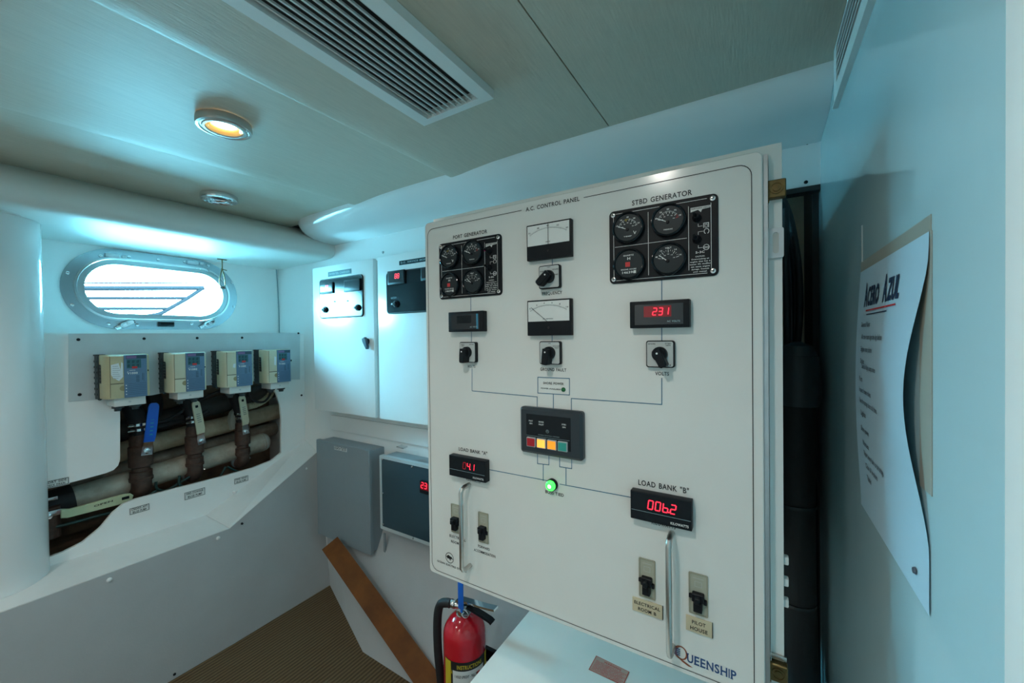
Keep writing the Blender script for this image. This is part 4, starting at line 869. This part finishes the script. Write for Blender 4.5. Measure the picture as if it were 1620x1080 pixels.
def valve(bu, bv_top, bv_bot, nut, htop, mt_h, scale, label, hname):
    Xb = -2.40; t = PX(bu, bv_top, Xb); b_ = PX(bu, bv_bot, Xb); L = t.z-b_.z; y = (t.y+b_.y)/2
    o = thing('ball_valve', (Xb, y, b_.z), label, 'valve', 'quarter turn valves in the pipe recess')
    R = .034*scale
    Mv = Matrix.Translation((Xb, y, b_.z))
    a = MB(Mv); a.lathe([(R*.80, L*.30), (R*1.05, L*.30), (R*1.05, L*.44), (R*.85, L*.45), (R*.85, L*.50), (R*1.12, L*.52), (R*1.15, L*.80), (R*.95, L*.82), (R*1.02, L*.84), (R*1.02, L*.94), (R*.75, L)], RUST, n=8 if scale > 2 else 12); a.build('valve_body', o)
    a = MB(); e0 = Vector((Xb, y, b_.z+L*.32)); dz = L*.32-R; a.tube([e0+Vector((0, 0, .004)), e0-Vector((-.004, 0, dz*.35)), e0-Vector((.004, 0, dz*.8)), e0-Vector((.030, .0, dz*1.02)), e0-Vector((.070, 0, dz))], R*.92, RUST, 16, smooth=5, rs=None); a.lathe([(R*.93, .0), (R*1.10, .004), (R*1.10, .016), (R*.93, .020)], RUST, c=(e0.x, e0.y, e0.z-dz*.12), n=16); a.build('elbow', o)
    a = MB(); cpt = e0-Vector((.005, 0, L*.16)); a.lathe([(R*1.25, 0), (R*1.25, .012)], ALU, c=tuple(cpt-Vector((.045, 0, 0))), n=20, M=Matrix.Rotation(math.radians(90), 4, 'Y')); a.tube([cpt+Vector((-.04, R*1.2, -.005)), cpt+Vector((-.035, R*1.7, .0))], .005, STEEL, 8); a.build('bonding_clamp', o)
    Xn = Xb+R*1.2; n_ = PX(*nut, Xn+.006); hh = PX(*htop, Xn+.035)
    a = MB(); a.tube([Vector((Xb+R*.6, n_.y, n_.z)), Vector((Xn+.018, n_.y, n_.z))], .008*scale, STEEL, 12); a.build('stem', o)
    # flat lever: metal foot, then sleeve
    d = (hh-n_); up = Vector((0, d.y, d.z)).normalized(); sd = Vector((0, up.z, -up.y)); outv = Vector((1, 0, 0))
    def fl(m_, p, w_, t_, mt): # swept flat bar through p (list of (pt,width))
        vs = []
        for pt_, ww in p: vs += [pt_-sd*ww-outv*t_, pt_+sd*ww-outv*t_, pt_+sd*ww+outv*t_, pt_-sd*ww+outv*t_]
        fs = [(3, 2, 1, 0)]
        k = len(p)
        for q_ in range(k-1):
            for c in range(4): c2 = (c+1) % 4; fs.append((q_*4+c, q_*4+c2, (q_+1)*4+c2, (q_+1)*4+c))
        fs.append([(k-1)*4+c for c in range(4)]); m_.add(vs, fs, mt)
    LL = d.length; wd = .017*scale
    base_ = Vector((Xn+.010, n_.y, n_.z))
    a = MB(); fl(a, [(base_-up*wd*.9, wd), (base_+up*wd*.9, wd*.95), (base_+up*LL*.24+outv*.012, wd*.8)], wd, .0025, STEEL); a.build('lever_foot', o)
    a = MB(frame('port', base_+outv*.0025)); a.lathe([(.010*scale, 0), (.010*scale, .006), (.006*scale, .007), (.006*scale, .010), (.001, .0105)], STEEL, n=6 if mt_h != VBLUE else 14); a.build('nut', o)
    a = MB(); fl(a, [(base_+up*LL*.20+outv*.010, wd*.92), (base_+up*LL*.32+outv*.020, wd*1.0), (base_+up*LL*.60+outv*.024, wd*1.0), (base_+up*LL*.95+outv*.027, wd*.95), (base_+up*LL*1.0+outv*.027, wd*.8), (base_+up*LL*1.03+outv*.027, wd*.45)], wd, .005, mt_h); sl = a.build('lever_sleeve', o)
    tag(sl, hname+' lever sleeve')
    if mt_h != VBLUE:
        a = MB(); c = base_+up*LL*.90+outv*.0325; fl(a, [(c-up*.006, wd*.32), (c+up*.006, wd*.32)], wd, .0006, BLK)
        for k in range(5):
            c = base_+up*LL*(.50+.05*k)+outv*.030; fl(a, [(c, wd*.45), (c+up*.003, wd*.45)], wd, .0012, mat('grey print', (.2, .22, .2), .5))
        tag(a.build('lever_print', sl), kind='stuff')
    else:
        a = MB()
        for k in range(6): c = base_+up*LL*(.35+.08*k)+outv*.0285; fl(a, [(c, wd*.30), (c+up*.006, wd*.30)], wd, .0012, mat('teal print', (.02, .28, .5), .5))
        tag(a.build('lever_print', sl), kind='stuff')
    # hose tail with clamps above
    tz = b_.z+L
    a = MB(); a.tube([Vector((Xb, y, tz-.01)), Vector((Xb-.01, y-.005, tz+.05)), Vector((Xb-.03, y-.02, tz+.12)), Vector((Xb-.08, y-.03, tz+.22))], R*.85, BLKM, 14, smooth=4); a.build('hose_tail', o)
    for k in (0, 1):
        a = MB(); a.lathe([(R*.92, 0), (R*.92, .011)], STEEL, c=(Xb-.002-.006*k, y-.002-.003*k, tz+.012+.022*k), n=18); a.tube([(Xb+R*.9, y-R*.7, tz+.017+.022*k), (Xb+R*.9, y-R*1.3, tz+.017+.022*k)], .004, STEEL, 8); a.build('hose_clamp', o)
    return o
valve(223, 684, 792, (232, 713), (243, 640), VBLUE, 1.15, 'bronze ball valve with upright blue lever', 'blue')
valve(308, 671, 764, (318, 697), (309, 637), VCREAM, 1.0, 'bronze ball valve with cream lever, middle of the three upright ones', 'cream')
valve(384, 665, 742, (388, 682), (382, 628), VCREAM, .95, 'bronze ball valve with cream lever, rightmost beside the conduit', 'cream')
# horizontal valve lever at lower left
X1 = -2.345
o = thing('ball_valve', PX(90, 825, X1), 'low ball valve with long horizontal pale green lever under the pipe', 'valve', 'quarter turn valves in the pipe recess')
pts = [PX(*a_, X1) for a_ in ((96, 805), (96, 819), (106, 819), (200, 795), (209, 789), (211, 783), (206, 780), (196, 781), (110, 804.5))]
a = MB(frame('port', (X1, 0, 0))); a.slab([(p.y, p.z) for p in pts], -.005, .005, mat('pale green vinyl', (.50, .56, .36), .4), ch=.002); a.build('lever_sleeve', o)
a = MB(frame('port', (X1, 0, 0))); p = PX(198, 787, X1); a.box(p.y-.012, p.y+.012, p.z-.006, p.z+.006, .005, .0058, BLK)
p0, p1 = PX(148, 800.5, X1), PX(178, 793, X1); a.text('OPEN', p0.y, p1.y, (p0.z+p1.z)/2-.002, .007, BLACK_INK, .006, thin=0, rot=.05); a.build('lever_print', o)
p0, p1 = PX(60, 817, X1), PX(97, 810, X1); a = MB(frame('port', (X1, 0, 0))); a.box(p0.y, p1.y, p0.z-.012, p1.z+.014, -.004, .001, STEEL, b=.001); p = PX(76, 816, X1); a.lathe([(.012, 0), (.012, .010), (.005, .013)], STEEL, c=(p.y, p.z, 0), n=6); a.build('lever_foot', o)
p = PX(76, 822, X1-.05); a = MB(); a.tube([p+Vector((0, 0, .05)), p-Vector((0, 0, .07))], .034, RUST, 16); a.build('valve_body', o)
pa, pb = PX(58, 806, -2.46), PX(115, 788, -2.46)
h = MB(); h.tube([pa+(pa-pb)*.8, pa, pb], .060, BLKM, 20); h = tag(h.build('rubber_sleeve', LP), 'black rubber sleeve')
p = PX(76, 790, -2.40); a = MB(frame('port', p)); a.box(-.025, .025, -.006, .006, -.004, .006, STEEL, b=.001); a.build('hose_clamp', h)
# wires
def wire(pts, X_, r, mt, name, label, cat='cable'):
    a = MB(); a.tube([PX(*p, X_) for p in pts], r, mt, 8, smooth=5); return tag(a.build(name), label, cat)
wire([(66, 838), (110, 828), (150, 817), (195, 805), (225, 790), (247, 776)], -2.37, .006, GREENW, 'bonding_wire', 'dark green bonding wire sagging below the horizontal lever', 'wire')
wire([(247, 762), (248, 772), (262, 776), (283, 764), (300, 754)], -2.39, .006, GREENW, 'bonding_wire', 'short dark bonding wire loop between the left and middle valve', 'wire')
wire([(284, 752), (284, 766), (297, 772), (322, 768), (345, 757), (357, 738)], -2.37, .006, GREENW, 'bonding_wire', 'dark bonding wire loop hanging between middle and right valve', 'wire')
wire([(360, 738), (378, 746), (400, 746), (420, 738), (444, 724)], -2.38, .005, GREENW, 'bonding_wire', 'dark bonding wire running right from the rightmost valve', 'wire')
wire([(245, 668), (265, 664), (285, 652), (300, 640), (330, 626), (350, 618)], -2.41, .008, BLKM, 'drive_cable', 'black cable curving up between blue valve and second drive')
wire([(225, 675), (250, 674), (275, 668), (300, 664), (330, 650)], -2.44, .012, BLKM, 'drive_cable', 'thick black cable passing behind the two left valves')
a = MB(); P = [PX(*p, -2.37) for p in ((392, 643), (405, 640), (417, 634), (427, 625), (432, 612))]
a.tube(P, .015, CONDUIT, 12, smooth=4); fc = a.build('flexible_conduit'); tag(fc, 'ribbed beige flexible conduit right of the third valve', 'conduit')
a = MB()
for i in range(16):
    t = i/15*3.6; k = int(t); c = P[k].lerp(P[k+1], t-k); dd = (P[k+1]-P[k]).to_track_quat('Z', 'Y').to_matrix().to_4x4(); a.lathe([(.0165, 0), (.018, .0025), (.0165, .005)], CONDUIT, c=tuple(c), n=12, M=dd)
a.build('conduit_ribs', fc)
wire([(390, 655), (372, 652), (368, 668), (371, 676)], -2.50, .026, mat('pale fitting', (.50, .50, .42), .5, var=.2), 'pipe_elbow', 'pale plastic elbow behind the rightmost lever', 'fitting')
wire([(393, 618), (400, 632), (415, 636), (425, 628), (432, 610)], -2.34, .006, BLKM, 'drive_cable', 'black cable looping under the rightmost drive')
wire([(238, 612), (246, 640), (240, 660), (215, 690)], -2.5, .03, BLKM, 'rubber_hose', 'wide black hose rising behind the blue lever', 'hose')
wire([(296, 612), (302, 630), (300, 655)], -2.52, .04, BLKM, 'rubber_hose', 'wide black hose rising behind the middle valve', 'hose')

# ================================================================== TIMBER, EXTINGUISHER, COUNTER
A = PY(527, 866, 1.20); Bp = PZ(690, 1095, ZF+.03)
dirv = (Bp-A).normalized(); A = A-dirv*.02; E_ = Bp+dirv*.0
upv = Vector((.35, -.55, .75)); upv = (upv-dirv*upv.dot(dirv)).normalized(); sdv = dirv.cross(upv)
w_, t_ = .042, .021
vs = [c+upv*t_*s1+sdv*w_*s2 for c in (A, E_) for s1, s2 in ((-1, -1), (-1, 1), (1, 1), (1, -1))]
pk = MB().add(vs, [(3, 2, 1, 0), (4, 5, 6, 7), (0, 1, 5, 4), (1, 2, 6, 5), (2, 3, 7, 6), (3, 0, 4, 7)], WOOD).build('timber_plank'); tag(pk, 'reddish brown varnished plank lying diagonally against the lower bulkhead', 'plank')
# extinguisher
ec = PY(735, 1000, .965); ex_, ey_ = ec.x, .965; R = .066
ztop = PY(735, 960, .965).z
fe = thing('fire_extinguisher', (ex_, ey_, ztop-.46), 'red fire extinguisher with black hose standing beside the white counter', 'fire extinguisher')
Mx = Matrix.Translation((ex_, ey_, ztop-.46))
zz = ztop
a = MB(Mx); a.lathe([(.001, .0), (R*.94, .0), (R, .012), (R, .380), (R*.985, .392), (R*.93, .405), (R*.82, .419), (R*.66, .431), (R*.45, .440), (R*.30, .4435), (.018, .445), (.018, .449)], RED, n=48); a.build('cylinder', fe)
a = MB(Mx); a.lathe([(.020, .443), (.022, .4452), (.022, .4501), (.014, .4535), (.014, .4661), (.019, .4672), (.019, .4743), (.001, .4754)], mat('nickel valve', (.38, .38, .38), .3, 1.0), n=20)
a.box(-.014, .014, -.012, .012, .4535, .4733, mat('nickel valve', (.4,)*3)); a.tube([(-.01, 0, .4601), (-.03, -.006, .4601)], .010, STEEL, 12); a.lathe([(.0115, 0), (.0125, .002), (.0125, .018), (.0115, .020)], STEEL, c=(-.030, -.006, .4601), n=16, M=Matrix.Rotation(math.radians(-90), 4, 'Y')); a.build('valve_head', fe)
a = MB(frame('back', (ex_, ey_-.022, ztop-.46+.4535))); a.lathe([(.0115, -.008), (.0125, 0), (.0125, .004), (.0095, .005), (.0095, .003), (.0001, .003)], STEEL, n=20); a.tube([(.0, .0, .004), (.004, .005, .004)], .0008, RED, 6); a.build('pressure_gauge', fe)
def bar(pts, w0, t0, mt, name, lbl=None):
    a = MB(Mx); P = [Vector(p) for p in pts]; vs = []
    for i, p in enumerate(P):
        t = (P[min(i+1, len(P)-1)]-P[max(i-1, 0)]).normalized(); s_ = Vector((0, 1, 0)) if abs(t.y) < .8 else Vector((1, 0, 0)); s_ = (s_-t*s_.dot(t)).normalized(); u_ = s_.cross(t)
        vs += [p-s_*w0-u_*t0, p+s_*w0-u_*t0, p+s_*w0+u_*t0, p-s_*w0+u_*t0]
    fs = [(3, 2, 1, 0)]+[(i*4+c, i*4+(c+1) % 4, (i+1)*4+(c+1) % 4, (i+1)*4+c) for i in range(len(P)-1) for c in range(4)]+[[(len(P)-1)*4+c for c in range(4)]]
    a.add(vs, fs, mt); o_ = a.build(name, fe)
    if lbl: tag(o_, lbl)
bar([(-.026, 0, .4743), (-.010, 0, .4809), (.03, .0, .4854), (.085, .0, .4909), (.12, 0, .4964)], .011, .003, CHROME, 'carry_handle')
bar([(.0, 0, .4699), (.03, 0, .4667), (.07, .0, .4612), (.10, 0, .4556), (.108, 0, .4513)], .010, .004, BLK, 'squeeze_lever')
a = MB(Mx); a.tube([(.022+.014*math.cos(t*.3927), -.026, .4622+.012*math.sin(t*.3927)) for t in range(17)], .0018, STEEL, 8); a.build('pull_ring', fe)
a = MB(Mx); a.box(.0, .020, -.030, -.027, .4743, .5803, BLUET, b=.001); a.box(.008, .015, -.029, -.027, .4633, .4743, BLUET); a.build('blue_tag', fe)
a = MB(Mx); a.tube([(-.048, -.010, .4601), (-.062, -.012, .4589), (-.085, -.016, .4469), (-.096, -.018, .40), (-.096, -.018, .30), (-.085, -.016, .18), (-.078, -.014, .06)], .0135, BLKM, 14, smooth=6); a.build('hose', fe)
# wrap-round label
def wrap(mb, a0, a1, z0, z1, mt, rr_, n=16):
    vs = []; fs = []
    for i in range(n+1):
        t = math.radians(a0+(a1-a0)*i/n); vs += [(rr_*math.sin(t), -rr_*math.cos(t), z0), (rr_*math.sin(t), -rr_*math.cos(t), z1)]
    for i in range(n): fs.append((2*i, 2*i+2, 2*i+3, 2*i+1))
    mb.add(vs, fs, mt)
def wtext(mb, s_, a0, a1, z, h_, mt, rr_):
    v, f = text_mesh(s_, 0); ax = min(p.x for p in v); bx = max(p.x for p in v); by = max(p.y for p in v)
    vs = []
    for p in v:
        t = math.radians(a0+(a1-a0)*(p.x-ax)/(bx-ax)); vs.append((rr_*math.sin(t), -rr_*math.cos(t), z+p.y/by*h_))
    mb.add(vs, f, mt)
a = MB(Mx); c0 = 38; r0 = R+.0006
wrap(a, c0-62, c0+84, .10, .338, BLACK_INK, r0); wrap(a, c0-60, c0-38, .105, .336, YEL, r0+.0002, 6); wrap(a, c0-32, c0+56, .105, .312, PLABEL, r0+.0002); wrap(a, c0+64, c0+78, .105, .336, YEL, r0+.0002, 6)
wtext(a, 'INSTRUCTIONS', c0-20, c0+48, .318, .012, YEL, r0+.0006)
for k, (s_, e1) in enumerate((('1 HOLD UPRIGHT - PULL PIN', 40), ('2 AIM AT BASE', 18), ('OF FIRE', 5), ('3 SQUEEZE LEVER AND', 30), ('SWEEP SIDE TO SIDE', 24))):
    wtext(a, s_, c0-26, c0-26+e1+22, .292-.030*k-(.006 if k > 1 else 0), .008, BLACK_INK, r0+.0006)
wrap(a, c0+32, c0+42, .282, .300, RED_INK, r0+.0006, 3); wrap(a, c0+20, c0+32, .245, .270, BLACK_INK, r0+.0006, 3); wrap(a, c0-5, c0+3, .232, .238, RED_INK, r0+.0006, 3)
for k, s_ in enumerate('ABC'): wtext(a, s_, c0-37, c0-33, .30-.05*k, .012, YEL, r0+.0006)
a.build('instruction_label', fe)
a = MB(Mx); a.box(-.03, .10, R-.004, R+.012, .26, .30, BLK, b=.003); a.build('bracket', fe)
a = MB(Mx); a.lathe([(R*.96, -.003), (R*.96, .003)], BLK, n=32); a.build('foot_ring', fe)
ped = MB().box(ex_-.14, -.652, .885, 1.045, ZF, ztop-.46-.003, PAINT_M, b=.004).build('low_plinth'); tag(ped, 'low white plinth under the fire extinguisher', 'plinth')
# white counter below the control panel
ZK = -.900; XK = -.645
ct = thing('equipment_cabinet', (-.27, .8, ZF), 'white glossy topped cabinet below the large control panel', 'cabinet')
MB().box(XK+.006, .0, .36, 1.28, ZF, ZK-.021, PAINT_M).build('cabinet_body', ct)
MB().box(XK, .010, .34, 1.30, ZK-.020, ZK, mat('glossy white worktop', (.88, .81, .74), .30, var=.03), b=.003).build('cabinet_top', ct)
P4 = [PZ(*p, ZK) for p in ((943, 1037), (996, 1063), (986, 1085), (931, 1059))]
wlb = MB(frame('up', (0, 0, ZK))); wlb.slab([(p.x, p.y) for p in P4], .0003, .0008, PEACH); ctr = sum(P4, Vector())/4; ul = (P4[3]-P4[0]); ur = (P4[1]-P4[0])
ins = [(p.x+(ctr.x-p.x)*.03, p.y+(ctr.y-p.y)*.03) for p in P4]; wlb.line(ins, .0014, RED_INK, .0009, closed=True); wl2 = wlb.build('warning_sticker', ct)
ang = math.atan2(ur.y, ur.x); Lx, Ly = ur.length, ul.length; Mo = Matrix.Translation((P4[3].x, P4[3].y, ZK+.0012)) @ Matrix.Rotation(ang, 4, 'Z')
a = MB(Mo); a.text('WARNING', Lx*.26, Lx*.76, Ly*.80, Ly*.11, RED_INK, 0, thin=0)
for k in range(9): a.text(('DO NOT OPERATE OR SERVICE', 'THIS EQUIPMENT UNLESS ALL', 'POWER HAS BEEN SWITCHED OFF', 'AND LOCKED OUT AT SOURCE')[k % 4], Lx*.06, Lx*(.94-.05*(k % 3)), Ly*(.70-.075*k), Ly*.048, RED_INK, 0, thin=0)
a.build('sticker_print', wl2)
MB().box(PY(818, 960, YB).x, PY(838, 960, YB).x+.1, YB-.07, YB-.002, -1.0, -.56, GREYE).build('riser_duct').update_tag()
tag(bpy.data.objects['riser_duct'], 'narrow dark grey riser behind the white topped cabinet', 'duct')
# screw in skirt
p = PY(803, 996, 1.30); MB(frame('back', p)).lathe([(.006, -.03), (.006, .003)], BLK, n=8).build('screw', wb)

# ================================================================== CABLES IN THE GAP
def gap(pts, Y_, r, mt, name, label, cat='cable', sm=5, n=10):
    a = MB(); a.tube([PY(*p, Y_) for p in pts], r, mt, n, smooth=sm); return tag(a.build(name), label, cat)
gap([(1232, 300), (1247, 335), (1256, 372), (1263, 420), (1266, 480), (1262, 540), (1255, 600)], 1.34, .008, BLKM, 'power_cable', 'thickest black cable bowing right in the dark gap')
gap([(1236, 320), (1243, 350), (1247, 400), (1251, 450), (1252, 520), (1250, 600)], 1.32, .006, BLKG, 'power_cable', 'glossy thin black cable in the middle of the dark gap')
gap([(1250, 360), (1254, 390), (1257, 440), (1258, 500), (1256, 600)], 1.38, .007, BLK, 'power_cable', 'black cable hanging furthest back in the dark gap')
gap([(1243, 330), (1243, 420), (1246, 520), (1244, 610)], 1.30, .008, BLKM, 'power_cable', 'black cable against the control panel edge in the gap')
dk = thing('cable_trunk', PY(1262, 1080, 1.25), 'large black cable bundle running down the gap beside the right wall', 'cable bundle')
a = MB(); a.tube([PY(*p, 1.24) for p in ((1262, 562), (1262, 585), (1260, 640), (1258, 760), (1259, 900), (1262, 1000), (1266, 1180))], .042, BLKM, 18, smooth=4, rs=None); a.build('bundle', dk)
a = MB(); a.lathe([(.044, 0), (.050, .02), (.048, .08), (.044, .12), (.030, .15), (.008, .16)], mat('grey black tape', (.035, .04, .045), .45, bump=.8, bscale=25), c=tuple(PY(1262, 640, 1.24)), n=18); a.build('taped_head', dk)
for v in (795, 947):
    c = PY(1258, v, 1.24); a = MB(); a.lathe([(.044, -.003), (.0455, -.003), (.0455, .004), (.044, .004)], mat('shiny black strap', (.04, .045, .05), .15), c=tuple(c), n=24); a.build('strap', dk)
gap([(1277, 650), (1278, 700), (1284, 760), (1287, 860), (1288, 1000), (1291, 1180)], 1.33, .012, BLK, 'power_cable', 'black cable beside the bundle close to the right wall')
for v in (887, 921, 954):
    c = PY(1243.5, v, YP+.035); a = MB(); a.box(c.x-.006, c.x+.0035, c.y-.002, c.y+.010, c.z-.006, c.z+.006, WHP, b=.002); a.build('clip', cpn)

# ================================================================== NOTICE ON THE RIGHT WALL
nt_ = thing('paper_notice', (XR, .7, -.28), 'white typed notice taped to the glossy right wall', 'notice')
ya, yb_, zt_, zb_ = .851, .545, .098, -.280
def bend(s, t):  # s 0..1 across (far->near), t 0..1 down : stand-off from wall
    return .0015+.012*math.sin(math.pi*min(1, t*1.15))**2*(s**1.4)+.004*math.sin(math.pi*t)*(1-s)
def npnt(s, t, off=0):
    y = ya+(yb_-ya)*s; narrow = .030*math.sin(math.pi*min(1, max(0, (t-.08)*1.35)))**1.2*s; shift = .022*math.sin(math.pi*min(1, t*1.1))*(1-s)
    return Vector((XR-bend(s, t)-off, y+narrow+shift*.8, zt_+(zb_-zt_)*t))
def grid(f, nx, ny, mt, mb, off=0):
    vs = []; fs = []
    for j in range(ny+1):
        for i in range(nx+1): vs.append(f(i/nx, j/ny, off))
    for j in range(ny):
        for i in range(nx): k = j*(nx+1)+i; fs.append((k, k+nx+1, k+nx+2, k+1))
    o_ = len(vs)
    mb.add(vs, fs, mt)
a = MB(); grid(npnt, 16, 28, mat('blue lit notice paper', (.52, .70, .80), .4), a); sh = a.build('paper_sheet', nt_, ang=180)  # white paper tinted blue, the window's cyan light put into the colour
a = MB()
a.box(XR-.0009, XR-.0002, yb_-.002, ya+.002, zt_-.006, zt_+.016, TAPE); a.build('tape_strip', nt_)
a = MB(); a.box(XR-.0008, XR-.0002, yb_-.004, yb_+.030, zb_+.12, zt_, TAPE); a.build('tape_strip', nt_)
a = MB(); a.box(XR-.0008, XR-.0002, ya-.006, ya-.002, zt_+.016, zt_+.075, PLABEL); a.build('tape_strip', nt_)
def ntext(mb, s_, s0, s1, t, h_, mt, bold=-.01, skew=0):
    v, f = text_mesh(s_, bold); ax = min(p.x for p in v); bx = max(p.x for p in v); by = max(p.y for p in v)
    vs = [npnt(s0+(s1-s0)*(p.x-ax)/(bx-ax), t-(p.y/by*h_)/(zt_-zb_), .0008) for p in v]; mb.add(vs, f, mt)
a = MB(); NAV = mat('dark navy ink', (.012, .03, .08), .5)
ntext(a, 'A', .15, .215, .150, .034, NAV, -.02); ntext(a, 'CERO', .22, .43, .150, .027, NAV, -.02); ntext(a, 'A', .50, .565, .150, .034, NAV, -.02); ntext(a, 'ZUL', .57, .74, .150, .027, NAV, -.02)
a.build('title_lettering', sh)
def nline(mb, s0, s1, t, wd, mt):
    n = 8; vs = []
    for i in range(n+1): s = s0+(s1-s0)*i/n; vs += [npnt(s, t, .0008), npnt(s, t+wd, .0008)]
    mb.add(vs, [(2*i, 2*i+1, 2*i+3, 2*i+2) for i in range(n)], mt)
a = MB(); nline(a, .20, .72, .168, .006, RED_INK); nline(a, .22, .60, .185, .004, NAV); a.build('title_rule', sh)
a = MB(); GI = mat('typed grey ink', (.06, .08, .11), .5)
lines_ = ((.12, .32, .235, 'General Rules'), (.14, .58, .285, 'All crew must sign the log before'), (.14, .40, .335, 'Engine room shore'), (.14, .24, .385, 'Duties:'), (.17, .50, .405, 'Check all bilge pumps twice'), (.12, .20, .46, 'Port:'), (.12, .40, .505, 'Inspect hoses valves'), (.12, .52, .550, 'Keep the passage clear at all times'), (.14, .26, .600, 'Lights:'), (.13, .30, .665, 'Shore power'), (.15, .28, .72, 'Notes:'), (.16, .52, .76, 'Report every fault to the bridge'), (.18, .40, .805, 'Close all breakers'), (.19, .27, .85, 'Thanks'))
for s0, s1, t, s_ in lines_: ntext(a, s_, s0, s1, t, .0075, GI, 0)
a.build('typed_lines', sh)
a = MB(); c = npnt(.88, .93, .001); a.lathe([(.004, 0), (.003, .002)], GI, c=tuple(c), n=8, M=Matrix.Rotation(math.radians(-90), 4, 'Y')); a.build('pin', nt_)
